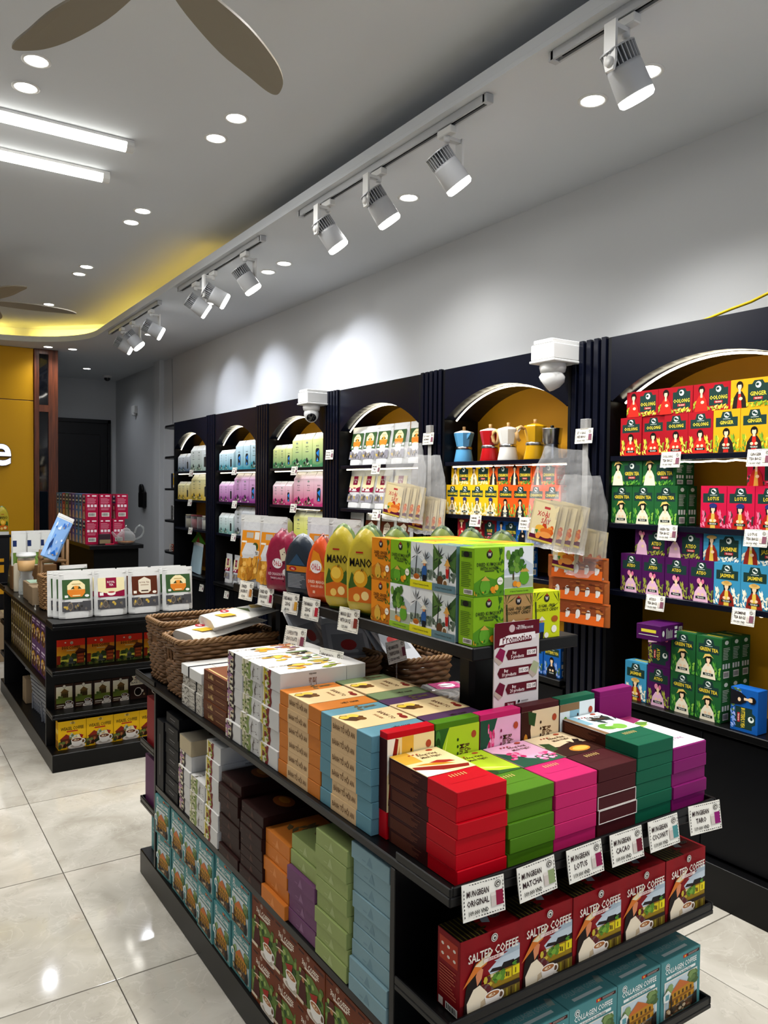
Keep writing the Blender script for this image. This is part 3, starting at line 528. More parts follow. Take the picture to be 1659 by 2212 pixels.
struct('trim_4', G().prism(back + bk2[::-1], ZS + .0185, ZC - .001), 'ceiling paint')     # riser wall of the cove

def lamp(name, kind, parent, loc, power, rot=(0, 0, 0), col=(1, .985, .955), **k):
    l = bpy.data.lights.new(name, kind); l.energy = power; l.color = col
    for a, v in k.items(): setattr(l, a, v)
    o = bpy.data.objects.new(name, l); o.location = loc; o.rotation_euler = rot; return link(o, parent)
# warm light strip lying in the far part of the cove
cs = G(); cs.tube([(2.0, 5.2, ZS + .03), (2.0, 8.07, ZS + .03)] + [(1.05 + .95 * math.cos(a), 8.07 + .95 * math.sin(a), ZS + .03) for a in [PI / 2 * k / 8 for k in range(1, 9)]] + [(-1.2, 9.02, ZS + .03)], .006, 6)
o = tag(cs.build('cove_light_strip', 'led glow warm'), 'warm yellow light strip hidden in the ceiling recess at the far end', 'light strip')
lamp('cove_light', 'AREA', o, (.1, 8.97, ZS + .09), COVE_W * 1.4, (PI / 2, 0, 0), (1, .74, .14), shape='RECTANGLE', size=2.2, size_y=.03, spread=2.0)
lamp('cove_light', 'AREA', o, (1.70, 8.72, ZS + .09), COVE_W * .6, (PI / 2, 0, -PI / 4), (1, .74, .14), shape='RECTANGLE', size=.8, size_y=.03, spread=2.0)
lamp('cove_light', 'AREA', o, (1.96, 7.6, ZS + .09), COVE_W * .16, (PI / 2, 0, -PI / 2), (1, .74, .2), shape='RECTANGLE', size=1.4, size_y=.03, spread=2.0)
lamp('cove_light', 'AREA', o, (1.96, 5.6, ZS + .09), COVE_W * .06, (PI / 2, 0, -PI / 2), (1, .78, .45), shape='RECTANGLE', size=2.2, size_y=.03, spread=2.0)

# ------------------------------------------------------------------ downlights
def lathe_mesh(nm, prof, m_, n=28): return G().lathe(prof, n).mesh(nm, m_)
trim_me = lathe_mesh('trim_ring', [(.056, 0), (.056, -.003), (.050, -.006), (.043, -.004), (.042, .0)], 'white plastic')
disc_me = G().prism([(.042 * math.cos(2 * PI * k / 24), .042 * math.sin(2 * PI * k / 24)) for k in range(24)], -.0035, -.001).mesh('diffuser', 'downlight glow')
def downlight(x, y, z, label, group, w=1.):
    o = empty('downlight', (x, y, z)); tag(o, label, 'ceiling light', group)
    inst('trim_ring', trim_me, o); inst('diffuser', disc_me, o)
    lamp('downlight_lamp', 'SPOT', o, (0, 0, -.012), DOWN_W * w, (0, 0, 0), ((1, .985, .955) if y < 5 else (.88, .92, 1)), spot_size=2.0 if x > 2 and y < 3 else 2.5, spot_blend=.9, shadow_soft_size=.05)
rows = ['nearest', 'second', 'third', 'farthest']
for k, y in enumerate((3.40, 4.86, 6.34)):
    for s in (0, 1): downlight(1.408, y + s * .25, ZC, '%s round white downlight of the %s pair in the right row of the raised ceiling' % (('nearer', 'farther')[s], rows[k]), 'downlights in the raised ceiling')
downlight(1.41, 7.86, ZC, 'single round white downlight near the far curve of the raised ceiling', 'downlights in the raised ceiling')
for s in (0, 1): downlight(.565, 3.40 + s * .25, ZC, '%s round white downlight under the fan blade at upper left' % ('nearer', 'farther')[s], 'downlights in the raised ceiling')
for k, y in enumerate((1.84, 3.30, 4.73, 6.12)):
    for s in (0, 1): downlight(2.30, y + s * .25, ZS, '%s round white downlight of the %s pair in the lower ceiling beside the tracks' % (('nearer', 'farther')[s], rows[k]), 'downlights in the lower ceiling', 1.7 if k == 0 else 1.)
for q_, (x, y, z) in enumerate(((1.408, 1.94, ZC), (1.408, 2.19, ZC), (.565, 1.94, ZC), (.565, 2.19, ZC), (1.408, .5, ZC), (.565, .5, ZC), (2.30, .45, ZS), (2.30, .70, ZS), (1.408, -1., ZC), (.565, -1., ZC), (2.30, -1., ZS))):  # unseen downlights continuing the rows, added to brighten the near table
    downlight(x, y, z, 'added round white downlight out of view towards the shop front, %s of its set' % ORD[q_], 'added unseen downlights towards the shop front', 2.2 if x > 2 else 1.5)
downlight(2.30, 7.7, ZS, 'single round downlight in the lower ceiling behind the farthest spotlights', 'downlights in the lower ceiling')
for x, y, l in ((1.614, 9.05, 'left of two small downlights above the yellow wall'), (1.862, 9.04, 'right of two small downlights beside the wooden column top'), (2.32, 10.43, 'lone downlight in the dim corridor ceiling before the black door')): downlight(x, y, ZS, l, 'downlights at the far end', .55)
# ------------------------------------------------------------------ tube lights
for k, (y, x1) in enumerate(((3.93, 1.09), (4.39, 1.09))):
    o = empty('tube_light', (0, y, 3.19)); tag(o, ('nearer', 'farther')[k] + ' long white batten light on the ceiling, ' + ('longer' if k == 0 else 'shorter') + ' in view', 'tube light', 'batten lights on the raised ceiling')
    inst('housing', G().box(-1.2, x1, -.03, .03, .012, .029, ch=.002).mesh('housing', 'white plastic'), o)
    hp = [(.031 * math.cos(a), .012 - .036 * math.sin(a)) for a in [PI * q / 10 for q in range(11)]]
    inst('diffuser', G().prism(hp, -1.17, x1 - .035, 'x').mesh('diffuser', 'tube glow'), o)
    inst('end_cap', G().prism([(p[0] * 1.05, p[1] * 1.05) for p in hp], x1 - .035, x1, 'x').mesh('end_cap', 'white plastic'), o)
    inst('end_cap', G().prism([(p[0] * 1.05, p[1] * 1.05) for p in hp], -1.205, -1.17, 'x').mesh('end_cap', 'white plastic'), o)
    lamp('tube_lamp', 'AREA', o, (0, 0, -.03), TUBE_W, (0, 0, 0), shape='RECTANGLE', size=2.2, size_y=.05)
# ------------------------------------------------------------------ tracks and spotlights
def spot_parts():
    ad = G().box(-.016, .016, -.045, .045, -.03, 0, ch=.003).mesh('adapter', 'white plastic')
    st = G().lathe([(.0, -.03), (.013, -.03), (.013, -.055), (0, -.055)], 14).mesh('swivel', 'white plastic')
    arm = G().prism([(-.022, -.03), (.022, -.03), (.022, -.15), (.014, -.176), (-.014, -.176), (-.022, -.15)], -.072, -.062, 'x').box(-.072, .0, -.012, .012, -.045, -.031).mesh('arm', 'white plastic')
    body = G().lathe([(0, .012), (.052, .012), (.054, .0), (.057, -.078), (.055, -.082), (.0, -.080)], 28).mesh('lamp_body', 'lamp grey')
    hs = G()
    hs.lathe([(0, .062), (.030, .062), (.030, .012)], 20, '#606468')
    for k in range(26):
        a = 2 * PI * k / 26; M = Matrix.Rotation(a, 4, 'Z'); hs.box(.028, .054, -.0015, .0015, .012, .060, M=M)
    hs.lathe([(.055, .060), (.055, .065), (.03, .068), (0, .068)], 26)
    lens = G().lathe([(.0, -.103), (.048, -.103), (.0555, -.095), (.0555, -.081)], 28).mesh('lens', 'lens glow')
    kn = G().lathe([(0, 0), (.016, 0), (.016, .02), (0, .02)], 14).mesh('pivot_knob', 'white plastic')
    return ad, st, arm, body, hs.mesh('heat_sink', 'grey aluminium'), lens, kn
SP = spot_parts()
def spotlight(y, aim, label, side=0, w=1.):
    o = empty('track_spotlight', (1.945, y, 2.985)); tag(o, label, 'spotlight', 'spotlights on the ceiling tracks')
    inst('adapter', SP[0], o); inst('swivel', SP[1], o)
    a = inst('arm', SP[2], o, rz=side)
    d = (Vector(aim) - Vector((1.945, y, 2.83))).normalized(); q = (-d).to_track_quat('Z', 'Y')
    b = inst('lamp_body', SP[3], o, (0, 0, -.15)); b.rotation_mode = 'QUATERNION'; b.rotation_quaternion = q
    inst('heat_sink', SP[4], b); inst('lens', SP[5], b)
    k = inst('pivot_knob', SP[6], o, (math.cos(side) * -.078, math.sin(side) * -.078, -.15)); k.rotation_euler = (0, PI / 2, side)
    lamp('spot_lamp', 'SPOT', b, (0, 0, -.108), SPOT_W * w, spot_size=math.radians(62), spot_blend=.65, shadow_soft_size=.04, col=(1, .985, .955) if y < 4 else (.85, .89, 1))
def track(y0, y1, label):
    o = empty('lighting_track', (1.945, 0, 3.0)); tag(o, label, 'track', 'lighting tracks on the lower ceiling')
    inst('rail', G().box(-.018, .018, y0, y1, 0, .019).box(-.018, -.009, y0, y1, -.012, 0).box(.009, .018, y0, y1, -.012, 0).mesh('rail', 'grey aluminium'), o)
    inst('slot', G().box(-.009, .009, y0 + .03, y1 - .03, -.003, -.0005).mesh('slot', 'black inner'), o)
    for y in (y0, y1): inst('end_cap', G().box(-.018, .018, y - .012, y + .012, -.014, .019, ch=.002).mesh('end_cap', 'grey aluminium'), o)
track(.35, 1.94, 'nearest lighting track, at the top right corner'); track(2.28, 3.79, 'second lighting track, holding three spotlights along its length'); track(4.29, 5.75, 'third lighting track from the viewer, above the second arches'); track(6.25, 7.77, 'farthest lighting track by the rounded ceiling corner')
WX = 2.9
for y, aim, lb, sd, w in ((1.02, (2.9, .7, 1.7), 'added spotlight out of view past the top right corner', 0, .85), (1.64, (2.8, 1.45, 1.3), 'largest grey-white spotlight, on the nearest track at top right', 0, .8),  # first spotlight is out of view, added for more light near the table
        (2.53, (2.95, 2.2, 1.5), 'white spotlight hung from the near end of the second track', PI, .75), (3.03, (2.95, 2.75, 1.4), 'white spotlight in the middle of the second track', 0, .85), (3.50, (2.9, 3.2, 1.5), 'white spotlight at the far end of the second track', 0, 1.),
        (4.55, (2.9, 4.3, 1.5), 'white spotlight at the near end of the third track', PI, .9), (5.08, (2.95, 4.75, 2.25), 'most tilted spotlight, in the middle of the third track', 0, .9), (5.42, (2.92, 5.2, 2.2), 'white spotlight at the far end of the third track', PI, .9),
        (6.47, (2.92, 6.2, 2.3), 'small spotlight at the near end of the farthest track', PI, .9), (7.02, (2.9, 6.7, 1.7), 'small spotlight in the middle of the farthest track', PI, .8), (7.36, (2.92, 7.1, 2.3), 'small spotlight at the far end of the farthest track', PI, .8)): spotlight(y, aim, lb, sd, w)
# ------------------------------------------------------------------ ceiling fans
def fan(x, y, z, a0, label):
    o = empty('ceiling_fan', (x, y, z)); tag(o, label, 'fan', 'ceiling fans')
    inst('down_rod', G().tube([(0, 0, .04), (0, 0, ZC - z - .001)], .013, 10).mesh('down_rod', 'white plastic'), o)
    inst('motor', G().lathe([(0, .07), (.05, .07), (.095, .04), (.10, .0), (.085, -.035), (.03, -.05), (0, -.05)], 28).mesh('motor', 'fan blade'), o)
    cr = lambda a, b, c, d, t: .5 * (2 * b + (c - a) * t + (2 * a - 5 * b + 4 * c - d) * t * t + (3 * b - a - 3 * c + d) * t ** 3)
    ct = [(.07, -.03), (.16, -.05), (.34, -.075), (.52, -.07), (.63, -.045), (.69, -.005), (.70, .02), (.66, .035), (.56, .045), (.4, .06), (.2, .05), (.07, .03)]; L_ = len(ct)
    out = [tuple(cr(ct[max(i - 1, 0)][a], ct[i][a], ct[i + 1][a], ct[min(i + 2, L_ - 1)][a], t / 4) for a in (0, 1)) for i in range(L_ - 1) for t in range(4)] + [ct[-1]]
    g = G(); n = len(out); tw = lambda p: -.16 * p[1] * (1.2 - p[0])
    g.add([(p[0], p[1], tw(p) + .004) for p in out] + [(p[0], p[1], tw(p) - .004) for p in out], [tuple(range(n)), tuple(range(n, 2 * n))[::-1]] + [(i, n + i, n + (i + 1) % n, (i + 1) % n) for i in range(n)], lin('#808080'))
    bm = g.mesh('blade', 'fan blade')
    for k in range(5): inst('blade', bm, o, (0, 0, 0), a0 + 2 * PI * k / 5)
fan(.64, 2.06, 2.90, math.radians(38), 'large ceiling fan with pale brown blades, cut off by the top edge')
fan(.68, 6.55, 2.90, math.radians(0), 'distant ceiling fan at the left edge below the batten lights')

# ------------------------------------------------------------------ wall of display cabinets
XF, XB = 2.66, 2.90
BAYS = [(1.33, 2.285), (2.53, 3.445), (3.69, 4.595), (4.83, 5.715), (5.98, 6.865), (7.12, 8.03)]
SHZ = (1.69, 1.405, 1.118)
cabn = ['nearest', 'second', 'third', 'fourth', 'fifth', 'farthest']
extra = ['with oolong and ginger tea', 'with four coloured coffee pots on its top shelf', 'with white pouches on its top shelves', 'with green and pink leaf tea boxes', 'with aqua and violet leaf tea boxes', 'with jars on its third shelf']
def bar(p, name, m_, *b, ch=.0015): 
    g = G()
    for q in b: g.box(*q, ch=ch)
    return inst(name, g.mesh(name, m_), p)
def seg(u, w2):     # circular segment, rise .15
    c = w2 * .985; r_ = (c * c + .15 * .15) / .3; return math.sqrt(r_ * r_ - (u * c) ** 2) - (r_ - .15)
for k, (y0, y1) in enumerate(BAYS):
    c = empty('display_cabinet', (XF, (y0 + y1) / 2, 0)); w2 = (y1 - y0) / 2; D = XB - XF
    tag(c, 'black arched wall cabinet, %s bay, %s' % (cabn[k], extra[k]), 'cabinet', 'arched wall cabinets')
    n = 24; arc = [(w2 * .985 * math.cos(PI * q / n), 1.925 + seg(math.cos(PI * q / n), w2)) for q in range(n + 1)]
    hd = [(w2, 1.93), (w2, 2.2), (-w2, 2.2), (-w2, 1.93)] + arc[::-1]
    g = G()   # arched header, built as quads between the arc and the straight top
    for q in range(n):
        (a, b), (a2, b2) = arc[q], arc[q + 1]
        v = [(x, yy, zz) for x in (0, D) for yy, zz in ((a, b), (a2, b2), (a2, 2.2), (a, 2.2))]
        g.add(v, [(3, 2, 1, 0), (4, 5, 6, 7), (0, 1, 5, 4), (2, 3, 7, 6)], lin('#101010'))
    for s in (-1, 1): g.box(0, D, min(s * w2, s * w2 * .985), max(s * w2, s * w2 * .985), 1.93, 2.2)
    inst('arched_header', g.mesh('arched_header', 'glossy black paint'), c)
    inst('back_panel', G().box(D, D + .012, -w2, w2, .66, 2.19).mesh('back_panel', 'yellow panel'), c)
    for s in (-1, 1): inst('side_panel', G().box(0, D, min(s * w2, s * (w2 + .016)), max(s * w2, s * (w2 + .016)), .665, 2.2).mesh('side_panel', 'cabinet black'), c)
    for z in SHZ:
        inst('shelf', G().box(.004, D - .001, -w2 + .001, w2 - .001, z - .022, z, ch=.0015).mesh('shelf', 'glossy black paint'), c)
        if z > 1.6 or k < 3 or (k < 4 and z > 1.3):
            u0, u1 = (.92, -.92) if z > 1.6 else ((.45, -.6) if z > 1.3 else (-.15, -.9)); xs = .035 if z > 1.6 else .075
            pts = [(xs, w2 * (u0 + (u1 - u0) * q / 20), z - .027 - (.005 * abs(math.sin(q * 1.3)) if k == 0 else 0)) for q in range(21)]
            inst('shelf_light', G().tube(pts, .0036, 6).mesh('shelf_light', 'led glow' if k < 3 else 'led glow'), c)
    al = [(.065, .95 * w2 * math.cos(PI * (.03 + .94 * q / 28)), 1.9185 + seg(math.cos(PI * (.03 + .94 * q / 28)), w2)) for q in range(29)]
    inst('arch_light', G().tube(al, .005, 6).mesh('arch_light', 'led glow'), c)
    inst('counter_slab', G().box(-.022, D, -w2 - .0, w2 + .0, .640, .668, ch=.003).mesh('counter_slab', 'black metal'), c)
    inst('base_cabinet', G().box(.016, D, -w2, w2, .156, .640).mesh('base_cabinet', 'cabinet black'), c)
    for s in (-1, 1): inst('door', G().box(.0, .015, min(s * .002, s * (w2 - .002)), max(s * .002, s * (w2 - .002)), .165, .625, ch=.002).mesh('door', 'cabinet black'), c)
    inst('plinth', G().box(-.04, D, -w2, w2, 0, .153, ch=.002).mesh('plinth', 'black metal'), c)
slat_g = ['beside the nearest bay', 'between the second and third bays', 'between the third and fourth bays', 'between the fourth and fifth bays', 'between the fifth and farthest bays']
PIL = [(2.302, 2.513), (3.462, 3.673), (4.612, 4.813), (5.732, 5.963), (6.882, 7.103)]
for k, (y0, y1) in enumerate([(1.10, 1.313)] + PIL):
    o = empty('fluted_pilaster', (XF, (y0 + y1) / 2, 0)); w2 = (y1 - y0) / 2
    tag(o, 'black fluted pilaster of vertical slats ' + (slat_g[k - 1] if k else 'at the right picture edge'), 'pilaster', 'fluted pilasters of the wall cabinets')
    inst('backing', G().box(.012, XB - XF, -w2, w2, 0, 2.2).mesh('backing', 'cabinet black'), o)
    st = 2 * w2 / 5; sm = G().box(-.008, .0115, -st * .32, st * .32, .157, 2.206, ch=.002).mesh('slat', 'glossy black paint')
    for q in range(5): inst('slat', sm, o, (0, -w2 + st * (q + .5), 0))
    inst('plinth', G().box(-.04, .0115, -w2, w2, 0, .153, ch=.002).mesh('plinth', 'black metal'), o)
# corner shelves beyond the last bay
for k, z in enumerate((2.195, 1.86, 1.515, 1.17, .83)):
    o = G().prism([(2.915, 8.06), (2.70, 8.06), (2.70, 8.45), (2.74, 8.6), (2.82, 8.68), (2.915, 8.70)], z - .022, z).build('corner_shelf', 'cabinet black')
    tag(o, '%s of the black open shelves beyond the farthest wall cabinet' % ['topmost', 'second from the top', 'middle', 'fourth from the top', 'lowest'][k], 'shelf', 'open end shelves')

# ------------------------------------------------------------------ gondola tables
def gondola(x0, yb, label, far=True, boxes=True):
    """x0: left face, yb: near end of the plinth; 0.818 wide, 1.98 long"""
    o = empty('gondola_shelf', (x0, yb, 0)); tag(o, label, 'display table', 'black gondola tables')
    W, L, e = .818, 1.98, .18; B = lambda n, *b, m_='black metal', ch=.0015: bar(o, n, m_, *b, ch=ch)
    B('plinth', (0, W, 0, L, 0, .096), ch=.003)
    B('table_top', (0, W, -.0, L + .07, .764, .784), ch=.003)
    for nm, y0, y1, z0, lip in (('top_tray_rim', 0, e, .764, .802), ('top_tray_rim', L + .07 - .25, L + .07, .764, .802)):
        n_ = y0 == 0
        B(nm, (0, .008, y0, y1, .784, lip), (W - .008, W, y0, y1, .784, lip), (.008, W - .008, (0 if n_ else y1 - .008), (.008 if n_ else y1), .784, lip), ch=.002)
    for z in (.515, .281):
        for y0, y1 in ((0, e - .001), (L - e + .001, L)):
            B('end_tray', (0, W, y0, y1, z, z + .012), (0, .008, y0, y1, z + .012, z + .03), (W - .008, W, y0, y1, z + .012, z + .03), (.008, W - .008, (y0 if y0 == 0 else y1 - .008), (.008 if y0 == 0 else y1), z + .012, z + .03), ch=.002)
    for y in (e, L - e - .018): B('end_panel', (0, W, y, y + .018, .097, .763))
    B('divider', (W / 2 - .01, W / 2 + .01, e + .019, L - e - .019, .097, .763), m_='black inner')
    for x_ in ((.001, W / 2 - .011), (W / 2 + .011, W - .001)): B('side_shelf', (x_[0], x_[1], e + .019, L - e - .019, .396, .418))
    return o
gondola(.892, 1.12, 'near black gondola table stacked with gift boxes and baskets'); gondola(.806, 4.417, 'far black gondola table with white tea pouches on top')
rs = empty('riser_shelf', (1.195, 1.42, .784)); tag(rs, 'raised black shelf of fruit pouches and cartons above the near gondola', 'shelf')
bar(rs, 'shelf_board', 'black metal', (-.005, .352, 0, 1.46, .350, .382), ch=.003)
for y in (.14, 1.28): bar(rs, 'post', 'black metal', (.085, .185, y - .03, y + .03, .0008, .3495), ch=.012)
# ------------------------------------------------------------------ goods: near gondola
def gift_meshes():
    """flat gift box 126 x 235 x 30 mm: coloured box, printed paper sleeve over its far part"""
    w, L, t = .1262, .232, .0298; out = {}
    D = {'red': ('#bd0016', '#efd9a0', '#380c0c', [R(0, .55, .35, 1, '#e0ac3a'), P([(.02, .42), (.3, .34), (.75, .2), (.98, .16), (.9, .05), (.4, .12), (0, .3)], '#8a1a10'), P([(.1, .46), (.5, .32), (.8, .26), (.6, .40), (.3, .46)], '#c8871c'), P([(.4, .46), (.62, .36), (.86, .34), (.8, .42), (.6, .5)], '#a8241a'), P([(0, .3), (.4, .12), (.5, .0), (0, .0)], '#f4eede')]),
         'green': ('#4c7a14', '#b7d02c', '#22401a', [P([(0, 0), (0, .55), (.25, .3), (.6, .12), (1, .05), (1, 0)], '#2c5a24'), P([(.1, .5), (.5, .25), (.95, .12), (.6, .3)], '#e2ec6a')] + [E_(.12 + .1 * i, .1, .1, .09, ('#3f7a34', '#22401a')[i % 2]) for i in range(4)]),
         'pink': ('#c22263', '#e9b2cc', '#7a1a44', [P([(0, .0), (0, .75), (.18, .6), (.4, .3), (.7, .1), (.7, 0)], '#24503a'), P([(.5, .0), (.55, .3), (.8, .34), (1, .2), (1, 0)], '#2f6044')] + blobs(12, .1, .4, .35, .6, .06, ('#e0487e', '#f08aae', '#c82a64'), 2) + blobs(14, .5, .95, .1, .35, .06, ('#ee7ea6', '#d8487e', '#f4b0c8'), 3)),
         'brown': ('#45161a', '#e5cfa8', '#2c1310', [P([(0, 0), (0, .5), (.3, .42), (.6, .5), (1, .4), (1, 0)], '#35170f'), P([(.0, .3), (.05, .7), (.25, .62), (.2, .35)], '#2c4a24'), E_(.58, .2, .24, .13, '#c8832a'), E_(.6, .2, .19, .085, '#e6b04c'), P([(.7, .4), (.85, .62), (.95, .55), (.82, .36)], '#241410')] + leaves(8, .6, .95, .35, .5, .12, ('#241410', '#35211a'), 4)),
         'dark green': ('#0f5a40', '#e4eef0', '#3b1a12', [R(0, 0, .12, 1, '#8a6a4a'), R(.12, .5, .3, 1, '#8ab4c4'), E_(.4, .28, .2, .16, '#5f9a34'), E_(.62, .2, .18, .14, '#7ab044'), E_(.5, .32, .1, .05, '#f0f4e8')] + leaves(12, .55, .95, .35, .6, .3, ('#1c2420', '#2c3a34'), 6)),
         'purple': ('#7d1560', '#f0ecee', '#7d1560', [P([(0, .3), (.4, .6), (1, .75), (1, 1), (0, 1)], '#8a2a5a'), E_(.2, .72, .22, .1, '#d88ab0'), P([(.1, .5), (.5, .62), (.9, .5), (.5, .42)], '#9ab84a'), P([(.5, .6), (.8, .7), (1, .6), (.8, .5)], '#5f8a34')])}
    for k, (c, bg, side, ill) in D.items():
        s0 = -L/2 + (.094 if k != 'purple' else .004)
        b = G().box(-w/2, w/2, -L/2, L/2, 0, t, c, ch=.001)
        place(b, [P([(.15, .45), (.15, .55), (.85, .55), (.85, .45)], c)] + [R(.32 + .06 * i, .76, .34 + .06 * i, .9, '#d8b870') for i in range(6)], (-w/2, -L/2, t), (1, 0, 0), (0, 1, 0), w, .09)
        art = [R(0, 0, 1, 1, bg)] + ill + [T('Rồng Vàng', .62, .80, .075, '#5a3a24', .5), T('Minh Ngọc', .62, .68, .075, '#5a3a24', .5), E_(.78, .93, .07, .04, '#b0482c'), E_(.3, .86, .025, .02, '#a8241a', 8), E_(.38, .86, .025, .02, '#a8241a', 8), E_(.46, .86, .025, .02, '#a8241a', 8)]
        if k == 'purple': art = [R(0, 0, 1, 1, bg)] + xf(ill, 0, .35, 1, 1) + [T('Rồng Vàng', .5, .2, .06, '#8a4a7a', .5), E_(.3, .3, .03, .02, '#8a1560', 8), E_(.4, .3, .03, .02, '#8a1560', 8), E_(.5, .3, .03, .02, '#8a1560', 8)]
        e = .0004
        def sleeve(pr):
            g = G().box(-w/2 - e, w/2 + e, s0, L/2 + e, -.0000, t + e, cols=[side, side, side, side, side, bg if pr else side], ch=.0006)
            if pr: place(g, art, (-w/2, s0, t + e), (1, 0, 0), (0, 1, 0), w, L/2 - s0)
            tx = lines(.06, .9, .1, .9, 9, '#7d4a34', 3, .35)
            place(g, tx, (-w/2 - e, L/2, 0), (0, -1, 0), (0, 0, 1), L/2 - s0, t)
            return g.mesh('sleeve')
        # the same box standing on its short end, sleeve over the lower part
        st = G().box(-w/2, w/2, -t/2, t/2, 0, L, c, ch=.001).mesh('gift_box')
        ss = G().box(-w/2 - e, w/2 + e, -t/2 - e, t/2 + e, .06, L - .014, cols=[side, side, bg, side, side, side], ch=.0006)
        sa = [R(0, 0, 1, 1, bg)] + [(q[0], [(p[1] * .55, 1 - p[0]) for p in q[1]], q[2]) for q in ill if q[0] == 'p'] + [T('Rồng Vàng', .72, .5, .09, '#5a3a24', .6, -90), T('Minh Ngọc', .60, .5, .09, '#5a3a24', .6, -90), E_(.87, .84, .06, .055, '#b0482c')] + [E_(.5, .8 - .1 * i, .022, .025, side, 8) for i in range(3)]
        place(ss, sa, (-w/2, -t/2 - e, .06), (1, 0, 0), (0, 0, 1), w, L - .074)
        out[k] = (b.mesh('gift_box'), sleeve(False), sleeve(True), st, ss.mesh('sleeve'))
    return out, w, L, t
GIFT, gw, gL, gt = gift_meshes()
gnames = [('red', 6), ('green', 5), ('pink', 5), ('brown', 5), ('dark green', 6), ('purple', 5)]
edge_me = G()
for b in ((-gw/2, gw/2, 0, .0012), (-gw/2, gw/2, gt - .0012, gt), (-gw/2, -gw/2 + .0016, 0, gt), (gw/2 - .0016, gw/2, 0, gt)): edge_me.box(b[0], b[1], -gL/2 - .0012, -gL/2 - .0001, b[2], b[3], '#e6e0d8')
edge_me = edge_me.mesh('white_flap')
for i, (k, n) in enumerate(gnames):
    x = .992 + .1302 * i
    for j in range(n):
        o = inst('gift_box', GIFT[k][0], None, (x + random.uniform(-.002, .002), 1.147 + gL/2 + (random.uniform(-.004, .004) if j < n - 1 else 0), .7846 + j * (gt + .0006)), random.uniform(-.006, .006))
        tag(o, '%s flat gift box, %s in the front tray stack' % (k, FROMTOP[n - 1 - j]), 'gift box', 'stacked gift boxes on the front tray')
        sl = inst('sleeve', GIFT[k][2 if j == n - 1 else 1], o)
        if j == n - 1: sl['label'] = 'printed paper sleeve'
        if k == 'brown' and j in (1, 2): inst('white_flap', edge_me, o)
    o = inst('gift_box', GIFT[k][3], None, (x + (.012 if k == 'purple' else -.004), 1.3985, .7846), .0)
    inst('sleeve', GIFT[k][4], o)
    if k == 'purple': o.rotation_euler = (0, 0, PI)
    tag(o, '%s gift box standing on its end behind the %s stack' % (k, k), 'gift box', 'gift boxes standing behind the stacks')
# ---- generic flat box, front (-y) turned to the aisle
def flat(kind, w, d, t, col, faces=None, band=None):
    a = carton_meshes(kind, w, d, t, col, faces or {}, ch=.0011); bm = None
    if band:
        x0, x1, c, top, fr = band; e = .0004
        g = G().box(x0, x1, -d/2 - e, d/2 + e, 0, t + e, c, ch=.0006)
        if top: place(g, top, (x0, -d/2, t + e), (1, 0, 0), (0, 1, 0), x1 - x0, d)
        if fr: place(g, fr, (x0, -d/2 - e, 0), (1, 0, 0), (0, 0, 1), x1 - x0, t)
        bm = g.mesh('paper_band')
    return (kind, bm, t)
def pile(name, spec, x, y, z, n, label, cat, group, jx=.003, jy=.002, rz=LFT, where='in its stack', total=None, start=0):
    kind, bm, t = spec; a, b, w, d, h = _CM[kind]
    for j in range(n):
        o = inst(name, a, None, (x + random.uniform(-jx, jx), y + random.uniform(-jy, jy), z + j * (t + .0005)), rz + random.uniform(-.008, .008))
        for q in b: inst(q.name.split('.')[0], q, o)
        if bm: inst('paper_band', bm, o)
        tag(o, '%s, %s %s' % (label, FROMTOP[(total or n) - 1 - j - start], where), cat, group)
ptxt = lambda c: [T('BÁNH TỔ HỘI AN', .5, .5, .34, c, .86)]
bt_top = [P([(.08, .10), (.16, .3), (.3, .4), (.5, .34), (.55, .18), (.4, .06), (.2, .03)], '#5f3a14'), E_(.2, .27, .12, .09, '#e3c04a'), E_(.38, .2, .13, .1, '#4a2c12'), E_(.22, .12, .1, .07, '#d8b83a'), E_(.45, .32, .1, .07, '#6a4218'), T('BANH TO', .5, .72, .085, '#5a2a14', .62), T('HOI AN', .5, .58, .06, '#8a4a1c', .45), E_(.78, .88, .12, .055, '#7a1a14'), E_(.6, .9, .07, .04, '#8a2a1c')]
orn = leaves(8, .2, .6, .2, .6, .3, ('#6a5a3a',), 3)
cakeb = {}
for nm, c in (('blue', '#5f8e9c'), ('orange', '#c8762c'), ('sage', '#71825a'), ('plum', '#4c3050')):
    cakeb[nm] = flat('cake_box ' + nm, .2275, .163, .0363, c, {'top': xf(orn, 0, .4, .25, .95) + [T('VIỆT NAM', .87, .6, .06, '#2c2018', .4, 90)]}, (-.062, .052, '#d6b487', [R(0, 0, 1, 1, '#e0c593')] + bt_top, ptxt('#6a4a2c')))
pile('cake_box', cakeb['blue'], .987, 1.5285, .7846, 6, 'dusty blue cake box with cream band', 'cake box', 'banded cake boxes on the table edge', where='of the blue stack')
pile('cake_box', cakeb['orange'], .987, 1.7600, .7846, 6, 'orange cake box with cream band', 'cake box', 'banded cake boxes on the table edge', where='of the orange stack')
pile('cake_box', cakeb['plum'], 1.158, 1.535, .7846, 6, 'plum cake box with cream band', 'cake box', 'banded cake boxes in the second row', where='behind the blue stack')
pile('cake_box', cakeb['sage'], 1.158, 1.766, .7846, 6, 'sage green cake box with cream band', 'cake box', 'banded cake boxes in the second row', where='behind the orange stack')
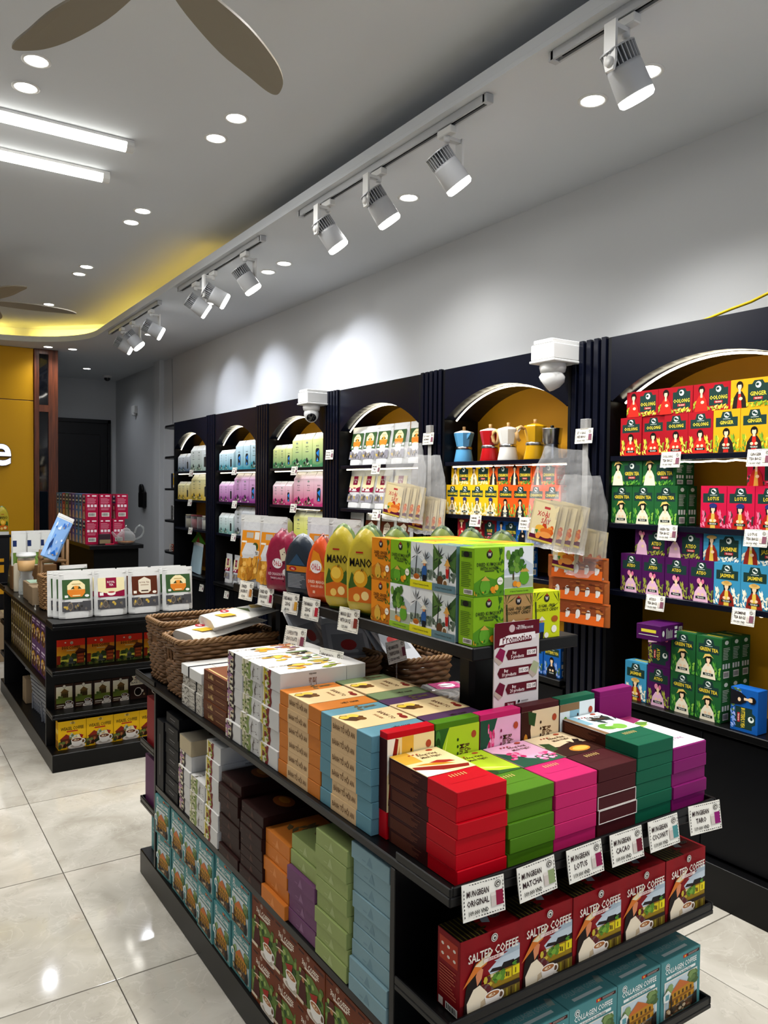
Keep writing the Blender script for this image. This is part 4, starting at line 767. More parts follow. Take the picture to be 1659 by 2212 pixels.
# white fruit cake cartons, long side across the table
def cakeart(a, b, c, seed): return [R(0, 0, .42, 1, '#e3ddc4'), P([(.3, 0), (.38, .3), (.33, .6), (.4, 1), (.52, 1), (.47, .6), (.52, .3), (.46, 0)], a)] + blobs(16, .04, .36, .1, .9, .09, (a, b, c), seed) + [R(.1, .0, .16, 1, b)]
def branch(): return [P([(.62, 0), (.6, .5), (.7, .95), (.64, .5)], '#4a3a34'), P([(.62, .3), (.8, .8), (.66, .4)], '#4a3a34'), P([(.7, .1), (.86, .5), (.74, .2)], '#5a4a40')] + blobs(8, .6, .95, .2, .95, .03, ('#4a3a34', '#6a5a50'), 4)
def caketop(name, c1, c2, seed): return [R(0, 0, 1, 1, '#eceae6')] + blobs(22, .02, .3, .1, .9, .08, (c1, '#c9b58a', '#5f4a34', c2), seed) + [R(0, .05, .34, .12, c1)] + blobs(7, .42, .72, .35, .75, .09, ('#d88a1a', '#f0c04a', '#e8a830'), seed + 2) + [E_(.58, .3, .14, .08, '#4a4a2c'), E_(.55, .35, .1, .09, '#f2cf5a'), T(name, .82, .3, .1, '#5a4a34', .3)]
FC = {'durian': (.113, cakeart('#7a2a2a', '#c8b23a', '#8a9a3a', 2), caketop('Durian Cake', '#8a9a3a', '#d8b03a', 3)), 'pineapple': (.128, cakeart('#8a9a5a', '#b8b88a', '#5a6a3a', 4) + branch(), caketop('Pineapple Cake', '#6a8a4a', '#2a2420', 5)), 'mango': (.113, cakeart('#2a2024', '#a87a9a', '#c8b08a', 6), caketop('Mango Cake', '#a8623a', '#7a4a6a', 7))}
for k, (w_, fr, tp) in FC.items():
    t2 = [('p', [(p[1], 1 - p[0]) for p in q[1]], q[2]) if q[0] == 'p' else ('t', q[1], q[3], 1 - q[2], q[4] * w_ / .205, q[5], None, -90) for q in tp]
    FC[k] = flat('fruit_cake_carton ' + k, w_, .205, .0516, '#cfcecb', {'front': fr, 'top': t2, 'right': [T('Durian Cake', .48, .40, .42, '#7a4a24', .46, 180), T('vietnamese delicacies', .48, .80, .13, '#5a5048', .44, 180)] if k == 'durian' else None})
for k, y in (('durian', 1.9325), ('pineapple', 2.0565), ('mango', 2.1805)):
    pile('fruit_cake_carton', FC[k], 1.0085, y, .7846, 5, 'white %s cake carton' % k, 'cake carton', 'white fruit cake cartons on the table edge', jx=.006, where='of the white %s stack' % k)
wb = flat('plain_carton', .36, .062, .0516, '#c8c6c2')
pile('plain_carton', wb, 1.145, 2.06, .7846, 5, 'plain white carton', 'carton', 'plain white cartons', where='behind the fruit cake stacks')
lm = flat('cookie_box', .1985, .19, .0318, '#5f3420', {'front': [T('La Mẫu', .32, .55, .42, '#d8b878', .3), R(.55, .5, .9, .56, '#b08a5a')], 'top': [R(0, 0, 1, 1, '#7a4426'), R(.05, .05, .95, .08, '#d8b878'), E_(.62, .45, .22, .16, '#d88a2a'), E_(.6, .5, .16, .1, '#efb04a')]})
pile('cookie_box', lm, 1.003, 2.3475, .7846, 5, 'brown gold-lettered cookie box', 'cookie box', 'brown cookie boxes on the table edge', where='of the stack by the floral boxes')
flo = blobs(70, .03, .97, .06, .94, .035, ('#3a3530', '#6a635a', '#8a8278'), 5, 5) + blobs(10, .05, .95, .1, .9, .05, ('#4a443c',), 8)
fb = flat('floral_box', .196, .19, .0345, '#c6c1b6', {'front': flo, 'right': flo, 'top': flo + blobs(40, .03, .97, .03, .97, .03, ('#3a3530', '#8a8278'), 9, 5)}, (.030, .044, '#15161c', None, None))
fb2 = flat('floral_box lid', .198, .192, .036, '#d6d5d1', {'top': [R(.3, .4, .7, .42, '#b8b0a4')]}, (-.03, -.016, '#15161c', None, None))
pile('floral_box', fb, 1.003, 2.552, .7846, 3, 'grey floral box with a black ribbon', 'box', 'ribboned boxes on the table edge', where='of the ribboned stack', total=4)
pile('floral_box', fb2, 1.001, 2.552, .7846 + 3 * .0352, 1, 'plain white lidded box with a black ribbon', 'box', 'ribboned boxes on the table edge', where='of the ribboned stack')
pile('floral_box', fb, 1.215, 2.62, .7846, 4, 'grey floral box beside the front wicker basket', 'box', 'floral boxes beside the basket', where='of the inner stack')
# ---- middle side shelf piles (front faces the aisle)
S0 = .4186; GP = 'boxes on the middle side shelf'
emb = lambda c: [P([(.42, .2), (.5, .8), (.58, .2)], c), R(.3, .3, .4, .36, c)]
bk = flat('black_box', .140, .18, .0372, '#101114', {'front': [R(.3, .55, .7, .6, '#8a8a8a'), R(.36, .3, .64, .34, '#55565a')], 'top': [R(.2, .3, .8, .36, '#3a3a3a')]})
dbx = flat('dark_brown_box', .150, .18, .0305, '#2a1310', {'front': emb('#4a2c24') + [R(.05, .46, .12, .52, '#6a4a40')], 'top': [E_(.5, .55, .3, .16, '#8a4a1c'), E_(.45, .58, .18, .08, '#b8742a')]})
ob = flat('mid_box orange', .146, .165, .0377, '#c9742a', {'front': emb('#d98a48'), 'top': xf(orn, .1, .1, .9, .9)})
pb = flat('mid_box purple', .148, .165, .0377, '#6f4668', {'front': emb('#8a6484')})
gb = flat('mid_box green', .149, .165, .0377, '#93a263', {'front': emb('#a8b67c'), 'top': xf(orn, .1, .1, .9, .9) + [T('VIỆT NAM', .8, .3, .08, '#3a3a24', .3)]})
lb = flat('mid_box blue', .153, .165, .0367, '#7f9ea6', {'front': emb('#6f8e98')})
pile('slim_black_box', flat('slim_black_box', .075, .18, .255, '#0f1013', {'front': [R(.4, .2, .5, .8, '#5a5a5a')]}), .984, 2.853, S0, 1, 'tall slim black box standing at the far end', 'box', None, where='of the middle side shelf')
pile('flat_box', bk, .988, 2.734, S0, 8, 'black flat box with grey lettering', 'box', GP, jx=.006, where='of the black pile')
pile('fruit_cake_carton', FC['mango'], 1.002, 2.592, S0, 4, 'white mango cake carton', 'cake carton', GP, jx=.005, where='of the side-shelf pile beside the black boxes', total=5)
pile('plain_carton', flat('cream_carton', .115, .205, .0516, '#b8a98a', {'top': [R(0, 0, 1, 1, '#8a8272'), E_(.6, .5, .2, .1, '#6a3a20')]}), 1.004, 2.592, S0 + 4 * .0523, 1, 'cream-ended carton', 'carton', None, where='of the side-shelf pile beside the black boxes')
pile('fruit_cake_carton', FC['pineapple'], 1.0, 2.462, S0, 3, 'white pineapple cake carton', 'cake carton', GP, jx=.005, where='of the low white pile')
pile('fruit_cake_carton', FC['durian'], .998, 2.332, S0, 6, 'white durian cake carton', 'cake carton', GP, jx=.006, where='of the tall white pile')
pile('flat_box', dbx, .986, 2.187, S0, 8, 'dark brown box', 'box', GP, jx=.006, where='of the brown pile beside the white cartons')
pile('flat_box', dbx, .986, 2.023, S0, 7, 'dark brown box', 'box', GP, jx=.006, where='of the brown pile beside the orange boxes')
pile('flat_box', ob, .980, 1.873, S0, 5, 'plain orange box', 'box', GP, jx=.008, where='of the orange side-shelf pile')
pile('flat_box', pb, .980, 1.722, S0, 4, 'plain mauve box', 'box', GP, jx=.006, where='of the mauve pile')
pile('flat_box', gb, .988, 1.722, S0 + 4 * .0382, 2, 'plain light green box lying on the mauve pile,', 'box', GP, jx=.004, where='of two')
pile('flat_box', gb, .980, 1.568, S0, 8, 'plain light green box', 'box', GP, jx=.009, where='of the tall green pile')
pile('flat_box', lb, .980, 1.4045, S0, 9, 'plain pale blue box', 'box', GP, jx=.007, where='of the pile by the end panel')
# ---- cartons of coffee round the near gondola
for r, z in ((0, .0966), (1, .2428)):
    rn = ('lower', 'upper')[r]
    for i, y in enumerate((2.828, 2.66, 2.526, 2.386, 2.246, 2.106)): carton('coffee_carton teal slim', (.934 + random.uniform(-.004, .004), y, z), LFT + (.06 if i == 0 else 0), 'teal coffee carton, %s from the far end of the %s side row' % (ORD[i], rn), 'coffee carton', 'teal cartons along the side plinth')
    for i in range(5): carton('coffee_carton brown', (.936 + random.uniform(-.004, .004), 1.954 - .1425 * i * 1.0, z), LFT, 'brown cup carton, %s from the teal cartons, %s side row' % (ORD[i], rn), 'coffee carton', 'brown cartons along the side plinth') if i < 5 else None
for i in range(5):
    carton('coffee_carton salted', (1.008 + .1528 * i, 1.173 + random.uniform(-.002, .002), .5275), 0, 'dark red coffee carton, %s from the left on the upper front tray' % ORD[i], 'coffee carton', 'dark red cartons on the upper front tray')
    carton('coffee_carton teal', (1.005 + .1515 * i, 1.173, .2935), 0, 'teal coffee carton, %s from the left on the lower front tray' % ORD[i], 'coffee carton', 'teal cartons on the lower front tray')
o = inst('gift_box', G().box(-.014, .014, -.06, .06, 0, .19, '#5a2c52', ch=.001).mesh('gift_box'), None, (.921, 3.02, .2935)); tag(o, 'slim purple box standing on the far lower tray', 'box')
o = inst('gift_box', G().box(-.014, .014, -.06, .06, 0, .19, '#7d1a1e', ch=.001).mesh('gift_box'), None, (.921, 3.0, .528)); tag(o, 'slim dark red box standing on the far upper tray', 'box')
carton('coffee_carton teal slim', (1.0, 3.04, .0966), PI, 'teal carton seen edge-on at the far end of the near table plinth', 'coffee carton')

# ------------------------------------------------------------------ woven baskets
def basket(x0, x1, y0, y1, z0, h, label, rows=11, handle=False, m_='wicker', group='wicker baskets on the near table', dip=0., n=72):
    cx, cy = (x0 + x1) / 2, (y0 + y1) / 2; o = empty('wicker_basket', (cx, cy, z0)); tag(o, label, 'basket', group)
    W, D = (x1 - x0) / 2, (y1 - y0) / 2; r = min(W, D) * .35
    def per(t, k, off=0.):     # rounded rectangle perimeter, shrinking towards the base
        s = .90 + .10 * k; w_, d_ = W * s - r, D * s - r; L = 4 * (w_ + d_) + 2 * PI * r; q = (t % 1.) * L; rr = r + off
        for (ln, a) in ((2 * d_, 0), (PI * r / 2, 0), (2 * w_, 1), (PI * r / 2, 1), (2 * d_, 2), (PI * r / 2, 2), (2 * w_, 3), (PI * r / 2, 3)):
            if q <= ln: break
            q -= ln
        arcq = abs(ln - PI * r / 2) < 1e-9
        c4 = [(w_, d_), (-w_, d_), (-w_, -d_), (w_, -d_)][a]
        if arcq: th = a * PI / 2 + q / r; return (c4[0] + rr * math.cos(th), c4[1] + rr * math.sin(th))
        return [(w_ + rr, -d_ + q), (w_ - q, d_ + rr), (-w_ - rr, d_ - q), (-w_ + q, -d_ - rr)][a]
    g = G(); nr = 22 if W + D > .3 else 16
    for j in range(rows):
        k = (j + .5) / rows; ps = []
        for i in range(n):
            t = i / n; p = per(t, k, .0045 * math.cos(PI * (t * nr * 2) + PI * j)); 
            ps.append((p[0], p[1], .012 + (h - .02) * k * (1 - dip * abs(math.sin(2 * PI * t)) ** 2 * .0)))
        if handle and .62 < k < .82:      # the grip hole in the short end facing the aisle
            ids = [i for i in range(n) if not (ps[i][0] < -W * .80 and abs(ps[i][1]) < .033)]
            st = next(i for i in range(n) if i in ids and (i - 1) % n not in ids) if len(ids) < n else 0
            g.tube([ps[(st + q) % n] for q in range(len(ids))], (h / rows) * .47, 5)
        else: g.tube(ps, (h / rows) * .47, 5, closed=True)
    tag(inst('weave', g.mesh('weave', m_), o), kind='stuff')
    g = G()
    for i in range(nr * 2):
        t = (i + .5) / (nr * 2); a, b = per(t, 0), per(t, 1); g.tube([(a[0], a[1], .004), (b[0], b[1], h)], .0032, 5)
    tag(inst('stakes', g.mesh('stakes', m_), o), kind='stuff')
    g = G(); N = n * 3
    for s in range(3):
        ps = []
        for i in range(N):
            t = i / N; th = 2 * PI * (t * nr * 1.0) + s * 2 * PI / 3; p = per(t, 1, .006 * math.cos(th)); ps.append((p[0], p[1], h + .006 * math.sin(th)))
        g.tube(ps, .0055, 5, closed=True)
    inst('braided_rim', g.mesh('braided_rim', 'wicker light'), o)
    inst('base', G().prism([per(i / 40, 0) for i in range(40)], .0005, .008).mesh('base', m_), o)
    g = G()
    for s in range(2):
        ps = []
        for i in range(N):
            t = i / N; th = 2 * PI * (t * nr) + s * PI; p = per(t, 0, .002 + .004 * math.cos(th)); ps.append((p[0], p[1], .010 + .004 * math.sin(th)))
        g.tube(ps, .0055, 5, closed=True)
    inst('foot_braid', g.mesh('foot_braid', m_), o)
    return o
TB = .7846
basket(.905, 1.30, 2.672, 2.872, TB, .205, 'large brown wicker basket with a grip hole, front one at the far table end', 13, True)
basket(.915, 1.31, 2.90, 3.11, TB, .235, 'large brown wicker basket behind the front one at the far table end', 14, True)
basket(1.18, 1.43, 2.16, 2.50, TB, .195, 'low wicker basket in the middle of the near table behind the white cartons', 9)
basket(1.465, 1.675, 2.10, 2.42, TB, .185, 'small wicker basket under the right end of the raised shelf', 9)
basket(1.465, 1.675, 2.46, 2.78, TB, .185, 'small wicker basket under the far right part of the raised shelf', 9)

# ------------------------------------------------------------------ pouches
def pouch(w, h, d, col, art=None, seal='#d9d9d6', top=.10, key=None, m_='printed foil'):
    """stand-up pouch, front -y: flat sloping front, gusseted base, pressed seal at the top"""
    g = G(); c = lin(col); s = lin(seal); zt = h * (1 - top); n = 7
    def row(z, dep, pinch):
        out = []
        for sgn in (-1, 1):
            for i in range(n):
                u = -1 + 2 * i / (n - 1); x = u * w / 2 * pinch * sgn * -1 if sgn > 0 else u * w / 2 * pinch
                out.append((x, sgn * dep * (1 - abs(u) ** 6 * .93) / 2, z))
        return out
    R_ = [row(0, d, .97), row(h * .03, d * 1.0, 1), row(h * .45, d * .72, 1), row(zt, d * .16, 1), row(h * .985, .003, 1), row(h, .002, .985)]
    v = [p for r in R_ for p in r]; N = 2 * n; f = []; cc = []
    for i in range(len(R_) - 1):
        for k in range(N):
            f.append((i * N + k, i * N + (k + 1) % N, (i + 1) * N + (k + 1) % N, (i + 1) * N + k)); cc.append(s if i >= 3 else c)
    f += [tuple(range(N))[::-1], tuple(range((len(R_) - 1) * N, len(R_) * N))]; cc += [c, s]
    g.add(v, f, cc)
    body = g.mesh('pouch', m_)
    p = G()
    if art:
        # panel follows the two straight slopes of the front
        z0, z1, zm = h * .03, zt, h * .45
        def ypl(z): return -(d / 2 * (1 - (z - z0) / (zm - z0) * .28)) if z < zm else -(d / 2 * (.72 - (z - zm) / (zt - zm) * .56))
        y0, y1 = -d / 2, -d * .08; L = math.hypot(zt - z0, y1 - y0)
        place(p, art, (-w * .42, y0 - .0022, z0), (1, 0, 0), (0, (y1 - y0) / L, (zt - z0) / L), w * .84, L, .0006, .00007)
    q = G().box(-w * .47, w * .47, -.0034, .0034, h * .93, h * .94, seal)
    return body, (p.mesh('label_panel') if art else None), q.mesh('zip_seal', m_)
def put_pouch(P_, loc, rz, label, cat='pouch', group=None, tilt=0., name='snack_pouch'):
    o = inst(name, P_[0], None, (loc[0], loc[1], loc[2] + abs(tilt) * .036), rz); o.rotation_euler = (tilt, 0, rz); tag(o, label, cat, group)
    if P_[1]: inst('label_panel', P_[1], o)
    inst('zip_seal', P_[2], o); return o
def tea_label(bg, kind):
    if kind == 'orange': return [R(0, 0, 1, 1, bg), P([(.3, .1), (.7, .1), (.82, .3), (.82, .7), (.7, .86), (.6, .95), (.4, .95), (.3, .86), (.18, .7), (.18, .3)], '#f2e3b0'), P([(.3, .1), (.7, .1), (.82, .3), (.82, .48), (.18, .48), (.18, .3)], '#e0822a'), E_(.5, .56, .14, .12, '#e8963a'), P([(.3, .5), (.4, .66), (.44, .52)], '#33401f'), P([(.7, .5), (.6, .66), (.56, .52)], '#33401f'), R(.34, .74, .66, .78, '#b89a5a'), R(.08, .08, .2, .2, '#f0f0ea'), E_(.88, .14, .08, .07, '#f0f0ea'), R(.36, .14, .64, .2, '#f2d89a')]
    if kind == 'royal': return [R(0, 0, 1, 1, '#ece0b0'), R(.3, .45, .7, 1, '#8a1238'), T('ROYAL', .5, .78, .11, '#f0e0e0', .32), T('TEA', .5, .63, .11, '#f0e0e0', .22), P([(0, 0), (0, .3), (.3, .2), (.6, .22), (1, .34), (1, 0)], '#8a1238'), E_(.5, .18, .16, .12, '#f4efe6'), E_(.5, .24, .13, .05, '#b84a4a'), R(.06, .08, .2, .24, '#f0f0ea')]
    return [R(0, 0, 1, 1, bg), P([(.26, .2), (.36, .08), (.64, .08), (.74, .2), (.74, .78), (.5, .95), (.26, .78)], '#e6dcc6'), T('ROYAL TEA', .5, .66, .09, '#7a4a2c', .42), R(.34, .5, .66, .53, '#8a6a4a'), R(.36, .18, .64, .24, '#3a2014'), R(.06, .08, .18, .22, '#efe8d8'), E_(.88, .12, .08, .07, '#efe8d8')]
def tea_pouch_art(kind, dark='#4b4a4d'):
    bg = {'orange': '#3c5a34', 'royal': '#ece0b0', 'brown': '#5a2a18'}[kind]
    win = [R(0, .14, 1, .38, dark)] + [e for e in blobs(12, .08, .92, .18, .34, .05, ('#8a7a5a', '#6a655f', '#c8a84a', '#35322f'), 3 + len(kind))] + [e for e in ring(.28, .26, .09, .09, '#8a7a66', '#55504c', .2)]
    return win + xf(tea_label(bg, kind), .02, .44, .98, .92)
TP = {k: pouch(.186, .262, .062, '#d9d9d6', tea_pouch_art(k)) for k in ('orange', 'royal', 'brown')}
TPb = {k: pouch(.172, .256, .07, '#dcdcda', tea_pouch_art(k, '#8b8890')) for k in ('orange', 'royal', 'brown')}
TPs = {'royal': pouch(.135, .262, .06, '#d8d8d6', tea_pouch_art('royal', '#8b8890'))}
def shaped(outline, w, h, d, col, art, rim, seg='#2c4a1c'):
    """fruit shaped pouch: crimped rim, pillowed middle; outline in 0..1"""
    g = G(); n = len(outline); cx, cy = .5, .48; c, r_ = lin(col), lin(rim)
    lv = [(1, 0), (.93, .12), (.84, .42), (.66, .5), (.0, .5)]; v = []
    def pt(p, s, y): return ((cx + (p[0] - cx) * s - .5) * w, y * d, (cy + (p[1] - cy) * s) * h)
    for sg in (-1, 1):
        for s, y in lv[:-1]: v += [pt(p, s, sg * max(y, .01)) for p in outline]
        v.append(pt((cx, cy), 1, sg * .5))
    B = n * 4 + 1; f = []; cc = []
    for q, sg in ((0, -1), (B, 1)):
        for l in range(3):
            for i in range(n):
                a, b = q + l * n + i, q + l * n + (i + 1) % n; a2, b2 = a + n, b + n
                f.append((a, b, b2, a2) if sg < 0 else (a, a2, b2, b)); cc.append(r_ if l == 0 else c)
        for i in range(n):
            a, b = q + 3 * n + i, q + 3 * n + (i + 1) % n; f.append((a, b, q + B - 1) if sg < 0 else (b, a, q + B - 1)); cc.append(c)
    for i in range(n): f.append((i, B + i, B + (i + 1) % n, (i + 1) % n)); cc.append(r_)
    g.add(v, f, cc, True); p = G()
    if art: place(p, art, (-w * .33, -d * .5 - .0008, h * .16), (1, 0, 0), (0, 0, 1), w * .66, h * .62)
    return g.mesh('pouch', 'printed foil'), p.mesh('label_panel') if art else None, G().tube([(-.006, -.004, h * .965), (.0, -.004, h * .955), (.006, -.004, h * .965)], .002, 6).mesh('hang_hole', 'black inner')
mango_o = [(.5, 1), (.62, .95), (.72, .86), (.84, .76), (.95, .6), (1, .4), (.98, .2), (.9, .05), (.8, 0), (.2, 0), (.1, .05), (.02, .2), (0, .4), (.05, .6), (.14, .76), (.26, .88), (.4, .97)]
dragon_o = [(.42, 1), (.58, .98), (.66, .92), (.78, .97), (.9, .8), (1, .62), (.96, .4), (1, .2), (.95, 0), (.05, 0), (0, .2), (.04, .4), (0, .6), (.1, .78), (.2, .9), (.3, .93)]
plump_o = [(.5, 1), (.66, .97), (.8, .9), (.92, .78), (1, .6), (1, .3), (.97, .08), (.9, 0), (.1, 0), (.03, .08), (0, .3), (0, .6), (.08, .78), (.2, .9), (.34, .97)]
ohla = lambda cx, cy, s: [E_(cx, cy, s * 1.25, s * .62, '#f2ecec'), T('OhLa', cx, cy, s * .62, '#c01a2a', s * 2)]
FR = {'white': pouch(.165, .268, .07, '#cfd0d2', [R(.1, .42, .92, .86, '#dd8a1e'), R(.3, .74, .6, .83, '#b8b0a4'), R(.66, .72, .86, .84, '#e6e2d8'), E_(.72, .6, .13, .07, '#3a4a1c'), R(.12, .66, .34, .69, '#f0ead8')] + barcode(.55, .46, .9, .54) + [P([(.08, .08), (.1, .40), (.9, .42), (.92, .1), (.5, .04)], '#c48a2c')] + blobs(24, .14, .86, .1, .38, .08, ('#d89a3a', '#b87820', '#e8b45a', '#a86a1c'), 3)),
      'dragon': shaped(dragon_o, .155, .232, .06, '#8e1238', [P([(.6, .82), (.85, .9), (.98, .6), (.7, .55)], '#dcd0b4')] + ohla(.5, .5, .2) + [T('RED DRAGON FRUIT', .5, .24, .07, '#e8c8d0', .9), T('THANH LONG SẤY', .5, .14, .05, '#e8c8d0', .8), E_(.9, .3, .14, .08, '#e8e0dc')] + blobs(10, .1, .9, .0, .9, .025, ('#3a0a1c',), 4), '#6a0f2c'),
      'back': shaped(plump_o, .150, .222, .055, '#1d2733', [R(0, .42, 1, .56, '#c87a1e'), E_(.3, .49, .18, .055, '#a8141c'), T('OhLa', .3, .49, .05, '#f0e0d0', .26), R(.05, .02, .95, .40, '#4a5058')] + lines(.08, .92, .04, .38, 10, '#a8acb0', 4) + [P([(.1, .58), (.5, .86), (.9, .58)], '#2f4a63')], '#8a8f96'),
      'mango': shaped(mango_o, .130, .230, .055, '#cf4a14', [P([(.1, .5), (.3, .98), (.6, .9), (.9, .5)], '#e08a1e')] + ohla(.45, .6, .24) + [T('DRIED MANGO', .5, .26, .07, '#f4d8c0', .9), T('XOÀI SẤY DẺO', .5, .16, .05, '#f4d8c0', .8), R(.3, -.0, .42, .06, '#e8b89a')], '#7a2a12'),
      'mano': shaped(plump_o, .134, .268, .06, '#b9a52c', [P([(.0, .3), (.12, .52), (.5, .32), (.9, .5), (1, .4), (1, 0), (0, 0)], '#3c5a20'), P([(0, .0), (0, .22), (.5, .3), (1, .22), (1, 0)], '#c8651c'), E_(.5, .42, .3, .16, '#d89a1e'), E_(.46, .44, .22, .11, '#edc44a'), T('MANO', .5, .70, .15, '#17140f', .92), T('AI', .56, .57, .06, '#3a2c14', .2), R(.3, .86, .6, .89, '#a82a1c'), E_(.7, .12, .16, .08, '#ead08a'), E_(.35, .08, .14, .07, '#e8c060')], '#58702a'),
      'green': shaped(plump_o, .150, .262, .05, '#6f7f2c', None, '#2f4a20')}
RX, RZ_ = 1.222, 1.1665; GR = 'fruit pouches on the raised shelf'
put_pouch(FR['white'], (RX + .01, 2.775, RZ_), LFT + .25, 'white dried fruit pouch with an orange label, farthest on the raised shelf', group=GR)
put_pouch(FR['white'], (RX + .02, 2.625, RZ_), LFT + .2, 'white dried fruit pouch half hidden behind the crimson one', group=GR)
put_pouch(FR['dragon'], (RX, 2.498, RZ_), LFT + .3, 'crimson dragon fruit shaped pouch on the raised shelf', group=GR)
put_pouch(FR['back'], (RX, 2.352, RZ_), LFT + .3, 'dark pouch with an orange stripe and small print', group=GR)
put_pouch(FR['mango'], (RX, 2.212, RZ_), LFT + .3, 'orange mango shaped pouch on the raised shelf', group=GR)
put_pouch(FR['mano'], (RX, 2.082, RZ_), LFT + .35, 'yellow-green mango pouch beside the orange one', group=GR)
put_pouch(FR['mano'], (RX, 1.945, RZ_), LFT + .35, 'yellow-green mango pouch beside the orange carton', group=GR)
for i, y in enumerate((2.48, 2.32)): put_pouch(FR['white'], (1.365, y, RZ_), LFT + .2, '%s white pouch standing behind the crimson and dark ones' % ('far', 'near')[i], group='pouches in the back row of the raised shelf')
for i, y in enumerate((2.15, 2.00)): put_pouch(FR['green'], (1.365, y, RZ_), LFT + .25, 'green pouch back behind the %s mango pouch' % ('orange', 'two yellow-green')[i] if i == 0 else 'green pouch back behind the yellow-green mango pouches', group='pouches in the back row of the raised shelf')
for i in range(3): put_pouch(FR['green'], (1.512, 1.96 - .14 * i, RZ_), LFT + .2, 'green pouch standing behind the fruit cartons, %s from the far end' % ORD[i], group='green pouches behind the fruit cartons')
KC = {'kumquat': 'lime green dried kumquat carton', 'ginger candy': 'orange dried ginger carton', 'palm': 'pale palm tree carton with a yellow strip', 'coconut': 'coconut palm carton with a blue-grey strip', 'tree': 'white carton with a kumquat tree', 'coffee candy': 'tan coffee candy carton', 'coconut candy': 'yellow coconut candy carton'}
GK = 'fruit and candy cartons on the raised shelf'
for r, (z, ks) in enumerate(((RZ_, ('ginger candy', 'tree', 'palm', 'coconut')), (RZ_ + .1187, ('ginger candy', 'kumquat', 'palm', 'coconut')))):
    for i, k in enumerate(ks): carton('fruit_carton ' + k, (1.223, 1.830 - .0965 * i, z), LFT, KC[k] + ', %s row facing the aisle' % ('lower', 'upper')[r], 'carton', GK)
for r, (z, ks) in enumerate(((RZ_, ('kumquat', 'coffee candy', 'coconut candy')), (RZ_ + .1187, ('kumquat', 'tree')))):
    for i, k in enumerate(ks): carton('fruit_carton ' + k, (1.2445 + .0968 * i, 1.4565, z), 0, KC[k] + ', %s row on the near end of the raised shelf' % ('lower', 'upper')[r], 'carton', GK)
for c in range(2):
    for q in range(6):
        for r in range(2): carton('fruit_carton ' + ('kumquat', 'palm', 'coconut candy', 'ginger candy')[(q + c * 2) % 4], (1.305 + .0968 * c, 1.518 + .0575 * q, RZ_ + .1187 * r), 0, '%s, middle block, %s row, %s column, %s layer' % (KC[('kumquat', 'palm', 'coconut candy', 'ginger candy')[(q + c * 2) % 4]], ORD[q], ('left', 'right')[c], ('lower', 'upper')[r]), 'carton', GK)
# ---- soft things lying in the baskets, tubs, trays, sign
def lying(P_, loc, rx, rz, label, group=None, ry=0.):
    o = put_pouch(P_, loc, 0, label, group=group); o.rotation_euler = (rx, ry, rz); return o
WPm = pouch(.20, .30, .05, '#dcdad2', [P([(.1, .72), (.3, .9), (.6, .8), (.5, .66)], '#d8b02a'), P([(.5, .1), (.9, .14), (.95, .34), (.6, .3)], '#d8a81e'), E_(.3, .3, .16, .06, '#b01a2a'), T('OhLa', .3, .3, .05, '#efe4e0', .24), P([(.1, .5), (.5, .62), (.9, .55), (.5, .52)], '#4a5a2c')])
GB = 'pouches in the front wicker basket'
lying(WPm, (.955, 2.775, .985), -1.40, -PI / 2 + .12, 'white fruit pouch lying on top in the front wicker basket', GB)
lying(WPm, (1.045, 2.785, 1.030), -1.38, -PI / 2 - .05, 'white fruit pouch leaning at the back of the front wicker basket', GB)
SVp = pouch(.17, .26, .05, '#b9bcc0', [R(0, 0, 1, 1, '#b9bcc0'), R(.1, .4, .9, .8, '#8f9398'), E_(.5, .6, .2, .1, '#a83a3a')])
for x, y, z, a, r, l in ((1.30, 2.33, .90, -.5, .6, 'silver pouch sticking up from the middle basket'), (1.36, 2.24, .88, -.7, -.3, 'silver pouch lying at the near side of the middle basket'), (1.56, 2.60, .90, -.9, .4, 'pale pouch in the far small basket under the raised shelf'), (1.57, 2.20, .89, -.8, .2, 'pale pouch lying in the near small basket under the raised shelf')): lying(SVp, (x, y, z), a, r, l, 'silver pouches in the small baskets')
dry = G()
def tub(loc, label, group):
    o = empty('oval_tub', loc); tag(o, label, 'tub', group)
    inst('tub_body', TUB[0], o); inst('lid', TUB[1], o); inst('dried_mango', TUB[2], o)
rr = random.Random(4); g = G()
for i in range(22):
    M = Matrix.Translation((rr.uniform(-.062, .062), rr.uniform(-.035, .035), rr.uniform(.008, .045))) @ Matrix.Rotation(rr.uniform(0, PI), 4, 'Z') @ Matrix.Rotation(rr.uniform(-.6, .6), 4, 'X')
    g.lathe([(0, -.004), (.013, -.004), (.015, 0), (.012, .004), (0, .004)], 8, rr.choice(('#c98a12', '#e0a820', '#b87a10')), M, a=2.1)
dmg = g.mesh('dried_mango'); dmg_ = dmg
TUB = (G().lathe([(0, .001), (.070, .001), (.076, .006), (.086, .058)], 36, a=1., b=.66).mesh('tub_body', 'clear tub plastic'),
       G().lathe([(.088, .054), (.0895, .058), (.0895, .066), (.083, .067), (.080, .061), (.062, .061), (.058, .066), (.05, .0665), (.046, .062), (0, .063)], 36, a=1., b=.66).mesh('lid', 'clear tub plastic'), dmg)
for i, (x, y) in enumerate(((1.425, 1.88), (1.607, 1.86))):
    for j in range(2): tub((x, y, TB + .0685 * j), '%s clear oval tub of dried mango, %s stack on the near table' % (('lower', 'upper')[j], ('left', 'right')[i]), 'clear oval tubs')
CLM = (G().box(-.075, .075, -.05, .05, 0, .055, ch=.008).mesh('tray_body', 'clear tub plastic'), G().box(-.068, .068, -.043, .043, .004, .045, '#1d1210', ch=.01).mesh('dates'), )
